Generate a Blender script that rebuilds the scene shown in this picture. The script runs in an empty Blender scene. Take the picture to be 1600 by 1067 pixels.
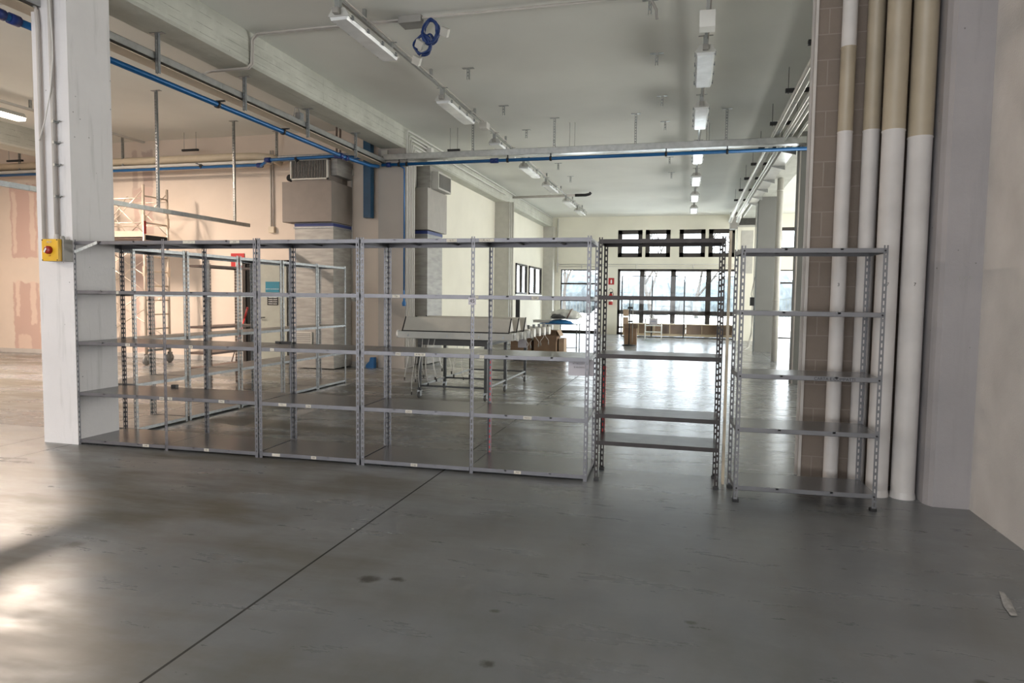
import bpy, bmesh, math, random
from mathutils import Vector, Matrix
random.seed(7)
S = bpy.context.scene
COL = S.collection
PI = math.pi

# ------------------------------------------------------------------ camera, world, light, exposure
cam = bpy.data.objects.new('camera', bpy.data.cameras.new('camera')); COL.objects.link(cam)
CR = Vector((0.96837, 0.24920, 0.01280)); CU = Vector((-0.02849, 0.05948, 0.99782)); CF = Vector((-0.24790, 0.96662, -0.06469))
m3 = Matrix((CR, CU, -CF)).transposed()
cam.matrix_world = Matrix.Translation((0, 0, 1.5053)) @ m3.to_4x4()
cam.data.sensor_width = 36.0; cam.data.lens = 23.89; cam.data.clip_end = 400; cam.data.clip_start = 0.05
S.camera = cam
S.view_settings.view_transform = 'Standard'; S.view_settings.look = 'None'
S.view_settings.gamma = 1.0; S.view_settings.use_curve_mapping = False
S.view_settings.exposure = 0.0
S.cycles.max_bounces = 10; S.cycles.diffuse_bounces = 6; S.cycles.glossy_bounces = 5
S.cycles.transparent_max_bounces = 12; S.cycles.caustics_reflective = False; S.cycles.caustics_refractive = False
S.cycles.sample_clamp_indirect = 6.0; S.cycles.use_denoising = True

W = bpy.data.worlds.new('world'); S.world = W; W.use_nodes = True
bg = W.node_tree.nodes['Background']; bg.inputs[0].default_value = (0.90, 0.95, 1.0, 1); bg.inputs[1].default_value = 8.5

def area(name, loc, rot, sx, sy, power, col=(1, 1, 1), portal=False):
    l = bpy.data.lights.new(name, 'AREA'); l.shape = 'RECTANGLE'; l.size = sx; l.size_y = sy
    l.energy = power; l.color = col
    o = bpy.data.objects.new(name, l); o.location = loc; o.rotation_euler = rot; COL.objects.link(o)
    if portal: l.cycles.is_portal = True
    return o
# portals in the far window openings (face into the hall)
area('portal_window_wide', (-0.4, 29.12, 1.4), (-PI/2, 0, 0), 5.0, 2.7, 1, portal=True)
area('portal_window_door', (-4.5, 29.12, 1.35), (-PI/2, 0, 0), 1.6, 2.7, 1, portal=True)
area('portal_window_high', (-0.5, 29.12, 3.8), (-PI/2, 0, 0), 4.7, 1.1, 1, portal=True)
area('portal_window_annex', (5.4, 29.12, 1.35), (-PI/2, 0, 0), 4.0, 2.7, 1, portal=True)
# sun over the roof on the ground outside
sun = bpy.data.lights.new('sun', 'SUN'); sun.energy = 26.0; sun.angle = 0.02; sun.color = (1.0, 0.97, 0.92)
so = bpy.data.objects.new('sun', sun); so.rotation_euler = (math.radians(32), 0, math.radians(14)); COL.objects.link(so)
# added fill lights out of view: behind the camera, towards the ceiling, from the annex
area('fill_behind_camera', (-5.0, -7.7, 2.4), (PI/2, 0, 0), 13.0, 3.6, 660, (0.95, 0.97, 1.0))
area('fill_up_to_ceiling', (-5.0, -7.6, 1.0), (PI/2+.75, 0, 0), 13.0, 1.6, 430, (0.98, 0.98, 0.98))
area('fill_side', (8.7, 16.5, 2.2), (PI/2+.28, 0, PI/2), 12.0, 3.4, 1350, (1.0, 0.98, 0.93))
area('fill_side_far', (8.7, 25.3, 2.2), (PI/2+.28, 0, PI/2), 5.0, 3.4, 380, (1.0, 0.98, 0.93))

# ------------------------------------------------------------------ materials
MATS = {}
def mat(name, col, rough=0.6, metal=0.0, spec=0.5, var=0.06, vscale=6.0, bump=0.0, bscale=60.0, emit=None, estr=0.0, trans=0.0, stretch=None):
    if name in MATS: return MATS[name]
    m = bpy.data.materials.new(name); m.use_nodes = True; MATS[name] = m
    nt = m.node_tree; N = nt.nodes; L = nt.links; b = N['Principled BSDF']
    b.inputs['Roughness'].default_value = rough; b.inputs['Metallic'].default_value = metal
    b.inputs['Specular IOR Level'].default_value = spec
    c = (*col, 1)
    if var > 0 or bump > 0:
        tc = N.new('ShaderNodeTexCoord'); vec = tc.outputs['Object']
        if stretch:
            mp = N.new('ShaderNodeMapping'); mp.inputs['Scale'].default_value = stretch
            L.new(vec, mp.inputs[0]); vec = mp.outputs[0]
    if var > 0:
        nz = N.new('ShaderNodeTexNoise'); nz.inputs['Scale'].default_value = vscale; nz.inputs['Detail'].default_value = 5
        L.new(vec, nz.inputs['Vector'])
        rp = N.new('ShaderNodeValToRGB')
        rp.color_ramp.elements[0].position = 0.3; rp.color_ramp.elements[1].position = 0.7
        rp.color_ramp.elements[0].color = tuple(max(0, v*(1-var*2)) for v in col) + (1,)
        rp.color_ramp.elements[1].color = tuple(min(1, v*(1+var*2)) for v in col) + (1,)
        L.new(nz.outputs['Fac'], rp.inputs[0]); L.new(rp.outputs[0], b.inputs['Base Color'])
    else:
        b.inputs['Base Color'].default_value = c
    if bump > 0:
        n2 = N.new('ShaderNodeTexNoise'); n2.inputs['Scale'].default_value = bscale; n2.inputs['Detail'].default_value = 4
        L.new(vec, n2.inputs['Vector'])
        bp = N.new('ShaderNodeBump'); bp.inputs['Strength'].default_value = bump; bp.inputs['Distance'].default_value = 0.01
        L.new(n2.outputs['Fac'], bp.inputs['Height']); L.new(bp.outputs[0], b.inputs['Normal'])
    if emit:
        b.inputs['Emission Color'].default_value = (*emit, 1); b.inputs['Emission Strength'].default_value = estr
    if trans: b.inputs['Transmission Weight'].default_value = trans
    return m

def math_node(nt, op, a, b=None, clamp=False):
    n = nt.nodes.new('ShaderNodeMath'); n.operation = op; n.use_clamp = clamp
    for i, v in enumerate((a, b)):
        if v is None: continue
        if isinstance(v, (int, float)): n.inputs[i].default_value = v
        else: nt.links.new(v, n.inputs[i])
    return n.outputs[0]
def mixrgb(nt, fac, a, b):
    n = nt.nodes.new('ShaderNodeMix'); n.data_type = 'RGBA'
    for k, v in (('Factor', fac), ('A', a), ('B', b)):
        s = [x for x in n.inputs if x.name == k and (x.type == 'RGBA' or (k == 'Factor' and x.type == 'VALUE'))][0]
        if isinstance(v, tuple): s.default_value = v
        elif isinstance(v, (int, float)): s.default_value = v
        else: nt.links.new(v, s)
    return [x for x in n.outputs if x.type == 'RGBA'][0]
def noise(nt, vec, scale, detail=4, rough=0.55):
    n = nt.nodes.new('ShaderNodeTexNoise'); n.inputs['Scale'].default_value = scale
    n.inputs['Detail'].default_value = detail; n.inputs['Roughness'].default_value = rough
    nt.links.new(vec, n.inputs['Vector']); return n.outputs['Fac']
def ramp(nt, v, p0, p1, c0=0.0, c1=1.0):
    n = nt.nodes.new('ShaderNodeMapRange'); n.inputs[1].default_value = p0; n.inputs[2].default_value = p1
    n.inputs[3].default_value = c0; n.inputs[4].default_value = c1; nt.links.new(v, n.inputs[0]); return n.outputs[0]
def scaled(nt, vec, sc):
    mp = nt.nodes.new('ShaderNodeMapping'); mp.inputs['Scale'].default_value = sc; nt.links.new(vec, mp.inputs[0]); return mp.outputs[0]

def floor_material():
    m = bpy.data.materials.new('polished_concrete_floor'); m.use_nodes = True; nt = m.node_tree; b = nt.nodes['Principled BSDF']; L = nt.links
    tc = nt.nodes.new('ShaderNodeTexCoord'); P = tc.outputs['Object']
    sep = nt.nodes.new('ShaderNodeSeparateXYZ'); L.new(P, sep.inputs[0]); X, Y = sep.outputs[0], sep.outputs[1]
    n1 = noise(nt, P, 0.7, 6, 0.6); n2 = noise(nt, scaled(nt, P, (1.0, 0.35, 1)), 2.6, 7, 0.65); n3 = noise(nt, P, 40, 3)
    col = mixrgb(nt, ramp(nt, n1, .35, .65), (0.165, 0.175, 0.184, 1), (0.228, 0.238, 0.248, 1))
    col = mixrgb(nt, ramp(nt, n2, .46, .68, 0, .5), col, (0.150, 0.145, 0.128, 1))
    n6 = noise(nt, P, 3.3, 8, .75); col = mixrgb(nt, ramp(nt, n6, .50, .68, 0, .5), col, (0.235, 0.243, 0.250, 1))
    # muddy smears, browner at the left of the foreground
    smear = noise(nt, scaled(nt, P, (0.55, 1.5, 1)), 1.1, 5, 0.6)
    leftw = ramp(nt, X, -0.5, -3.0, 0.15, 1.0)
    sm = math_node(nt, 'MULTIPLY', ramp(nt, smear, .44, .60), leftw)
    col = mixrgb(nt, math_node(nt, 'MULTIPLY', sm, 0.75), col, (0.112, 0.098, 0.070, 1))
    # spots of dirt
    spots = None
    for (sx, sy, rad) in ((-1.60, 3.23, .11), (-1.45, 3.27, .07), (-0.85, 3.06, .045), (0.06, 3.2, .05), (-3.95, 3.35, .16), (-3.5, 3.2, .12), (1.82, 4.95, .04), (1.72, 4.7, .03), (0.9, 4.1, .03), (-0.75, 2.6, .06), (1.18, 3.0, .05), (0.05, 5.0, .04)):
        dx = math_node(nt, 'SUBTRACT', X, sx); dy = math_node(nt, 'SUBTRACT', Y, sy)
        d = math_node(nt, 'SQRT', math_node(nt, 'ADD', math_node(nt, 'MULTIPLY', dx, dx), math_node(nt, 'MULTIPLY', math_node(nt, 'MULTIPLY', dy, dy), 2.0)))
        v = math_node(nt, 'SUBTRACT', 1.0, math_node(nt, 'DIVIDE', d, rad), True)
        spots = v if spots is None else math_node(nt, 'MAXIMUM', spots, v)
    sn = noise(nt, P, 22, 5, 0.7)
    sp = ramp(nt, math_node(nt, 'ADD', math_node(nt, 'MULTIPLY', spots, 0.8), math_node(nt, 'SUBTRACT', sn, 0.5)), 0.22, 0.60)
    col = mixrgb(nt, math_node(nt, 'MULTIPLY', sp, 0.8), col, (0.045, 0.040, 0.030, 1))
    # pale circle scuff
    n5 = noise(nt, P, 60, 4, .7); col = mixrgb(nt, ramp(nt, n5, .64, .85, 0, .22), col, (0.32, 0.31, 0.29, 1))
    # saw-cut joints
    lines = None
    for ax, v0, wd in ((X, -2.005, .007), (X, -5.86, .006), (X, -6.42, .006), (X, 2.12, .006), (X, -10.3, .006), (X, 6.2, .006), (Y, 5.96, .003), (Y, 13.25, .006), (Y, 9.6, .003), (Y, 21.1, .008), (Y, 17.2, .006), (Y, 25.0, .006)):
        d = math_node(nt, 'ABSOLUTE', math_node(nt, 'SUBTRACT', ax, v0)); v = math_node(nt, 'LESS_THAN', d, wd)
        lines = v if lines is None else math_node(nt, 'MAXIMUM', lines, v)
    col = mixrgb(nt, math_node(nt, 'MULTIPLY', lines, 0.95), col, (0.012, 0.012, 0.011, 1))
    L.new(col, b.inputs['Base Color'])
    wear = noise(nt, scaled(nt, P, (.5, 2.2, 1)), 3.0, 6, .7)
    near = ramp(nt, Y, 5.94, 5.98, 1.0, 0.0)   # the slab on the camera side of the cross joint is duller
    r = math_node(nt, 'ADD', ramp(nt, wear, .35, .70, 0.19, 0.31), math_node(nt, 'MULTIPLY', sm, 0.12))
    r = math_node(nt, 'ADD', r, math_node(nt, 'MULTIPLY', near, 0.06))
    r = math_node(nt, 'ADD', r, math_node(nt, 'MULTIPLY', lines, 0.4)); L.new(r, b.inputs['Roughness'])
    b.inputs['Specular IOR Level'].default_value = 0.5
    bp = nt.nodes.new('ShaderNodeBump'); bp.inputs['Strength'].default_value = 0.12; bp.inputs['Distance'].default_value = 0.01
    hgt = math_node(nt, 'ADD', math_node(nt, 'MULTIPLY', noise(nt, scaled(nt, P, (.6, 1.6, 1)), 9, 3), 0.5), math_node(nt, 'MULTIPLY', noise(nt, P, 120, 3), 0.07))
    L.new(hgt, bp.inputs['Height']); L.new(bp.outputs[0], b.inputs['Normal'])
    return m

def patched_wall(name, base, patches, axis='X'):
    """painted plasterboard with bare pink patches; patches = (x0, x1, z0, z1, colour)"""
    m = bpy.data.materials.new(name); m.use_nodes = True; nt = m.node_tree; b = nt.nodes['Principled BSDF']; L = nt.links
    tc = nt.nodes.new('ShaderNodeTexCoord'); P = tc.outputs['Object']
    sep = nt.nodes.new('ShaderNodeSeparateXYZ'); L.new(P, sep.inputs[0]); X, Z = sep.outputs[0 if axis == 'X' else 1], sep.outputs[2]
    n1 = noise(nt, P, 1.2, 4); col = mixrgb(nt, ramp(nt, n1, .3, .7), tuple(v*.95 for v in base) + (1,), tuple(min(1, v*1.04) for v in base) + (1,))
    dn = math_node(nt, 'MULTIPLY', math_node(nt, 'SUBTRACT', noise(nt, P, 3.5, 4), .5), 0.22)
    Xd = math_node(nt, 'ADD', X, dn); Zd = math_node(nt, 'ADD', Z, math_node(nt, 'MULTIPLY', dn, 1.4))
    for x0, x1, z0, z1, c in patches:
        a = math_node(nt, 'MULTIPLY', ramp2(nt, Xd, x0), ramp2(nt, Xd, x1, True))
        a = math_node(nt, 'MULTIPLY', a, math_node(nt, 'MULTIPLY', ramp2(nt, Zd, z0), ramp2(nt, Zd, z1, True)))
        col = mixrgb(nt, a, col, (*c, 1))
    L.new(col, b.inputs['Base Color']); b.inputs['Roughness'].default_value = 0.85
    bp = nt.nodes.new('ShaderNodeBump'); bp.inputs['Strength'].default_value = 0.12; bp.inputs['Distance'].default_value = 0.01
    L.new(noise(nt, P, 45, 3), bp.inputs['Height']); L.new(bp.outputs[0], b.inputs['Normal'])
    return m
def ramp2(nt, v, p, inv=False):
    n = nt.nodes.new('ShaderNodeMapRange'); n.inputs[1].default_value = p-.02; n.inputs[2].default_value = p+.02
    n.inputs[3].default_value = 1.0 if inv else 0.0; n.inputs[4].default_value = 0.0 if inv else 1.0
    nt.links.new(v, n.inputs[0]); return n.outputs[0]

def block_material():
    m = bpy.data.materials.new('concrete_blockwork'); m.use_nodes = True; nt = m.node_tree; b = nt.nodes['Principled BSDF']; L = nt.links
    tc = nt.nodes.new('ShaderNodeTexCoord')
    sep = nt.nodes.new('ShaderNodeSeparateXYZ'); L.new(tc.outputs['Object'], sep.inputs[0])
    cmb = nt.nodes.new('ShaderNodeCombineXYZ'); L.new(sep.outputs[0], cmb.inputs[0]); L.new(sep.outputs[2], cmb.inputs[1])
    br = nt.nodes.new('ShaderNodeTexBrick'); L.new(cmb.outputs[0], br.inputs['Vector'])
    br.inputs['Scale'].default_value = 1.0; br.inputs['Brick Width'].default_value = 0.42; br.inputs['Row Height'].default_value = 0.2035
    br.inputs['Mortar Size'].default_value = 0.006; br.inputs['Mortar Smooth'].default_value = 0.4; br.inputs['Bias'].default_value = 0
    br.inputs['Color1'].default_value = (0.205, 0.165, 0.135, 1); br.inputs['Color2'].default_value = (0.180, 0.146, 0.120, 1)
    br.inputs['Mortar'].default_value = (0.26, 0.225, 0.195, 1)
    n = noise(nt, tc.outputs['Object'], 9, 6, .7)
    col = mixrgb(nt, ramp(nt, n, .3, .75, 0, .35), br.outputs['Color'], (0.24, 0.20, 0.17, 1))
    L.new(col, b.inputs['Base Color']); b.inputs['Roughness'].default_value = 0.9
    bp = nt.nodes.new('ShaderNodeBump'); bp.inputs['Strength'].default_value = 0.4; bp.inputs['Distance'].default_value = 0.01
    L.new(math_node(nt, 'ADD', math_node(nt, 'MULTIPLY', br.outputs['Fac'], -0.6), math_node(nt, 'MULTIPLY', noise(nt, tc.outputs['Object'], 60, 4), 0.5)), bp.inputs['Height'])
    L.new(bp.outputs[0], b.inputs['Normal']); return m

def concrete_material(name, c0, c1, streak=(0.30, 0.30, 0.27), pits=True, stretch=(6, 6, .55)):
    m = bpy.data.materials.new(name); m.use_nodes = True; nt = m.node_tree; b = nt.nodes['Principled BSDF']; L = nt.links
    tc = nt.nodes.new('ShaderNodeTexCoord'); P = tc.outputs['Object']
    col = mixrgb(nt, ramp(nt, noise(nt, P, 1.6, 6, .6), .3, .7), (*c0, 1), (*c1, 1))
    col = mixrgb(nt, ramp(nt, noise(nt, scaled(nt, P, stretch), 1.6, 5, .6), .55, .72, 0, .5), col, (*streak, 1))
    if pits:
        vo = nt.nodes.new('ShaderNodeTexVoronoi'); vo.inputs['Scale'].default_value = 7.0; L.new(P, vo.inputs['Vector'])
        col = mixrgb(nt, ramp(nt, vo.outputs['Distance'], .035, .055, .7, 0), col, (0.10, 0.10, 0.09, 1))
    if name == 'board_marked_beam':
        sep = nt.nodes.new('ShaderNodeSeparateXYZ'); L.new(P, sep.inputs[0]); ln = None
        wob = math_node(nt, 'MULTIPLY', math_node(nt, 'SUBTRACT', noise(nt, P, 2.0, 3), .5), .02)
        for v0, wd in ((4.60, .003), (4.70, .004), (4.83, .003)):
            v = math_node(nt, 'LESS_THAN', math_node(nt, 'ABSOLUTE', math_node(nt, 'SUBTRACT', math_node(nt, 'ADD', sep.outputs[2], wob), v0)), wd); ln = v if ln is None else math_node(nt, 'MAXIMUM', ln, v)
        for v0 in (9.9, 15.7, 18.2, 24.0):
            v = math_node(nt, 'LESS_THAN', math_node(nt, 'ABSOLUTE', math_node(nt, 'SUBTRACT', sep.outputs[1], v0)), .006); ln = math_node(nt, 'MAXIMUM', ln, v)
        brk = ramp(nt, noise(nt, P, 5, 3), .40, .55)
        col = mixrgb(nt, math_node(nt, 'MULTIPLY', math_node(nt, 'MULTIPLY', ln, brk), .6), col, (.14, .14, .12, 1))
        col = mixrgb(nt, ramp(nt, noise(nt, P, 4.5, 7, .7), .52, .70, 0, .5), col, (.62, .63, .57, 1))
    L.new(col, b.inputs['Base Color']); b.inputs['Roughness'].default_value = 0.75
    bp = nt.nodes.new('ShaderNodeBump'); bp.inputs['Strength'].default_value = 0.25; bp.inputs['Distance'].default_value = 0.01
    L.new(noise(nt, P, 25, 6, .7), bp.inputs['Height']); L.new(bp.outputs[0], b.inputs['Normal']); return m

def glass_material(name='window_glass', tint=(0.97, 0.99, 1.0), gl=0.08):
    m = bpy.data.materials.new(name); m.use_nodes = True; nt = m.node_tree; N = nt.nodes; L = nt.links
    N.remove(N['Principled BSDF']); out = N['Material Output']
    t = N.new('ShaderNodeBsdfTransparent'); t.inputs[0].default_value = (*tint, 1)
    g = N.new('ShaderNodeBsdfGlossy'); g.inputs['Roughness'].default_value = 0.03
    f = N.new('ShaderNodeFresnel'); f.inputs[0].default_value = 1.35
    nz = N.new('ShaderNodeTexNoise'); nz.inputs['Scale'].default_value = 2.0
    ge = N.new('ShaderNodeNewGeometry')
    mu = math_node(nt, 'ADD', f.outputs[0], math_node(nt, 'MULTIPLY', nz.outputs['Fac'], gl*.3))
    mu = math_node(nt, 'MULTIPLY', mu, math_node(nt, 'SUBTRACT', 1.0, ge.outputs['Backfacing']))
    mx = N.new('ShaderNodeMixShader'); L.new(mu, mx.inputs[0]); L.new(t.outputs[0], mx.inputs[1]); L.new(g.outputs[0], mx.inputs[2])
    L.new(mx.outputs[0], out.inputs[0]); return m

M = {
 'floor': floor_material(),
 'ceiling': mat('painted_ceiling', (0.78, 0.785, 0.74), .85, var=.03, vscale=.5, bump=.05, bscale=30),
 'column': concrete_material('painted_concrete_column', (0.67, 0.655, 0.665), (0.74, 0.725, 0.735), (0.42, 0.42, 0.41)),
 'rawcol': concrete_material('concrete_column_right', (0.29, 0.275, 0.28), (0.345, 0.325, 0.33), (0.25, 0.24, 0.24)),
 'greycol': mat('grey_painted_column', (0.185, 0.187, 0.178), .8, var=.03, vscale=1.5, bump=.05),
 'taupe': mat('taupe_painted_column', (0.40, 0.37, 0.34), .8, var=.03, vscale=1.5, bump=.05),
 'beam': concrete_material('board_marked_beam', (0.44, 0.45, 0.40), (0.57, 0.58, 0.52), (0.34, 0.345, 0.30), stretch=(8, .5, 5)),
 'wall_r': mat('rendered_wall_right', (0.59, 0.56, 0.535), .9, var=.05, vscale=2.5, bump=.35, bscale=70),
 'cream': mat('cream_painted_wall', (0.82, 0.80, 0.70), .85, var=.02, vscale=1.0, bump=.05),
 'pink': mat('plaster_wall_side', (0.66, 0.55, 0.46), .85, var=.03, vscale=1.0, bump=.05),
 'patched': patched_wall('plasterboard_wall_patched', (0.66, 0.565, 0.48), (
     (-16.03, -15.22, 2.33, 4.05, (0.56, 0.40, 0.345)), (-15.98, -15.86, 2.45, 3.95, (0.68, 0.55, 0.47)), (-15.45, -15.3, 2.5, 3.9, (0.66, 0.53, 0.45)),
     (-16.03, -15.22, 0.05, 1.72, (0.54, 0.385, 0.33)), (-15.95, -15.83, 0.9, 1.75, (0.68, 0.54, 0.46)), (-15.5, -15.33, 0.7, 1.75, (0.67, 0.53, 0.45)), (-15.9, -15.5, 0.1, .45, (0.64, 0.5, 0.42)),
     (-12.42, -11.88, 0.1, 3.9, (0.56, 0.42, 0.36)), (-12.42, -12.28, 3.9, 4.75, (0.52, 0.42, 0.36)), (-12.15, -11.85, 3.9, 4.75, (0.48, 0.38, 0.33)),
     (-12.28, -12.12, 2.6, 3.6, (0.70, 0.60, 0.52)), (-12.3, -12.1, .4, 1.5, (0.70, 0.60, 0.52)))),
 'block': block_material(),
 'steel': mat('grey_painted_steel', (0.15, 0.15, 0.165), .40, .45, var=.05, vscale=8, stretch=(1, 1, .3)),
 'steel_shelf': mat('worn_grey_shelf', (0.165, 0.163, 0.165), .27, .5, var=.14, vscale=5, stretch=(.5, 1.6, 4)),
 'galv': mat('galvanised_steel', (0.27, 0.285, 0.295), .36, .6, var=.08, vscale=20),
 'galv_shelf': mat('galvanised_shelf', (0.24, 0.24, 0.235), .38, .6, var=.1, vscale=9),
 'brown': mat('dark_brown_steel', (0.030, 0.024, 0.024), .5, .2, var=.15, vscale=10),
 'brown_shelf': mat('dusty_brown_shelf', (0.10, 0.093, 0.092), .34, .2, var=.22, vscale=7),
 'ltgrey': mat('light_grey_steel', (0.185, 0.187, 0.20), .4, .4, var=.03, vscale=6),
 'ltgrey_shelf': mat('smooth_grey_shelf', (0.20, 0.203, 0.213), .24, .4, var=.03, vscale=6),
 'umber': mat('umber_steel', (0.17, 0.12, 0.10), .5, .2, var=.1, vscale=8),
 'black': mat('black_plastic', (0.012, 0.012, 0.013), .5, var=.05),
 'blksteel': mat('black_steel', (0.02, 0.022, 0.022), .4, .3, var=.05),
 'blue': mat('blue_pipe', (0.008, 0.105, 0.29), .35, .2, var=.05),
 'dkblue': mat('dark_blue_fitting', (0.008, 0.028, 0.16), .4, var=.05),
 'tealblue': mat('blue_painted_duct', (0.005, 0.055, 0.12), .4, var=.08),
 'cable': mat('blue_cable', (0.006, 0.03, 0.14), .4, var=.05),
 'zinc': mat('zinc_channel', (0.46, 0.47, 0.465), .32, .8, var=.06, vscale=12),
 'zinc2': mat('strut_zinc', (0.33, 0.34, 0.33), .4, .7, var=.08, vscale=14),
 'conduit': mat('grey_conduit', (0.50, 0.47, 0.44), .5, var=.03),
 'creampipe': mat('cream_pipe', (0.56, 0.48, 0.36), .5, var=.03),
 'tan': mat('tan_drain_pipe', (0.36, 0.305, 0.225), .42, var=.05, vscale=3),
 'palepipe': mat('pale_grey_drain_pipe', (0.58, 0.555, 0.54), .42, var=.05, vscale=3),
 'clad': mat('metal_clad_pipe', (0.70, 0.70, 0.66), .32, .45, var=.05),
 'white': mat('white_plastic', (0.66, 0.65, 0.62), .45, var=.02),
 'lampbody': mat('grey_lamp_body', (0.52, 0.52, 0.49), .45, .1, var=.03),
 'diffuser': mat('prismatic_diffuser', (0.80, 0.82, 0.83), .18, 0.0, .7, var=.08, vscale=3, bump=.25, bscale=8),
 'lit': mat('lit_tube', (1, .9, .75), .5, var=0, emit=(1.0, 0.86, 0.68), estr=9),
 'yellow': mat('yellow_plastic', (0.72, 0.42, 0.02), .4, var=.04),
 'red': mat('red_plastic', (0.30, 0.012, 0.010), .4, var=.05),
 'redtape': mat('red_tape', (0.75, 0.03, 0.03), .5, var=.05),
 'boxgrey': mat('grey_box_plastic', (0.30, 0.29, 0.27), .5, var=.03),
 'hvac': mat('taupe_unit_panel', (0.21, 0.18, 0.158), .55, .1, var=.03),
 'hvac3': mat('grey_unit_panel', (0.36, 0.34, 0.31), .5, .1, var=.03),
 'hvac2': mat('pale_unit_panel', (0.50, 0.49, 0.45), .5, .1, var=.03),
 'duct': mat('galvanised_duct', (0.33, 0.32, 0.30), .48, .3, var=.1, vscale=3, stretch=(1, 1, 5)),
 'dark': mat('dark_recess', (0.01, 0.01, 0.011), .8, var=.05),
 'doorshade': mat('dark_doorway', (0.006, 0.006, 0.006), .9, var=0),
 'doorleaf': mat('grey_green_door', (0.30, 0.31, 0.27), .55, var=.03),
 'teal': mat('teal_sign', (0.01, 0.15, 0.22), .5, var=.03),
 'signred': mat('sign_red', (0.42, 0.018, 0.018), .5, var=.03),
 'signwhite': mat('sign_white', (0.85, 0.85, 0.82), .5, var=.01),
 'paper': mat('grey_paper', (0.52, 0.50, 0.54), .8, var=.03),
 'tape': mat('paper_label', (0.55, 0.52, 0.45), .7, var=.1, vscale=40),
 'ink': mat('black_ink', (0.02, 0.02, 0.02), .6, var=0),
 'film': mat('clear_tape', (0.62, 0.64, 0.63), .25, var=.1, vscale=30),
 'scrap': mat('dusty_plastic', (0.36, 0.355, 0.345), .3, var=.2, vscale=40),
 'alu': mat('aluminium', (0.66, 0.56, 0.46), .35, .55, var=.04),
 'orange': mat('warm_lit_wall_peach', (0.62, 0.44, 0.30), .7, var=.03),
 'wood': mat('beech_board', (0.66, 0.50, 0.32), .5, var=.06, vscale=4, stretch=(1, 6, 6)),
 'woodin': mat('cubby_lining', (0.42, 0.30, 0.21), .6, var=.06),
 'card': mat('cardboard', (0.21, 0.135, 0.085), .85, var=.05),
 'card2': mat('pale_cardboard', (0.42, 0.31, 0.22), .85, var=.05),
 'winframe': mat('dark_window_frame', (0.040, 0.034, 0.030), .45, .2, var=.05),
 'partframe': mat('partition_frame', (0.03, 0.03, 0.03), .4, .3, var=.05),
 'glass': glass_material(),
 'glassgreen': glass_material('green_glass_shelf', (0.80, 0.92, 0.88), .2),
 'cloth': mat('blue_cloth', (0.01, 0.12, 0.30), .8, var=.1, vscale=10),
 'plasticbag': mat('milky_plastic_bag', (0.62, 0.63, 0.60), .28, 0, .6, var=.12, vscale=7, bump=.5, bscale=12),
 'rubber': mat('grey_rubber', (0.06, 0.06, 0.06), .6, var=.1),
 'wheel': mat('grey_wheel', (0.22, 0.21, 0.20), .4, .2, var=.1),
 'bark': mat('pale_bark', (0.035, 0.030, 0.026), .9, var=.1),
 'hedge': mat('distant_trees', (0.050, 0.062, 0.070), .9, var=.25, vscale=2),
 'fence': mat('fence_steel', (0.04, 0.045, 0.042), .6, .2, var=.05),
 'outside': mat('pale_paving', (0.62, 0.62, 0.60), .9, var=.05, vscale=1),
 
}

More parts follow.
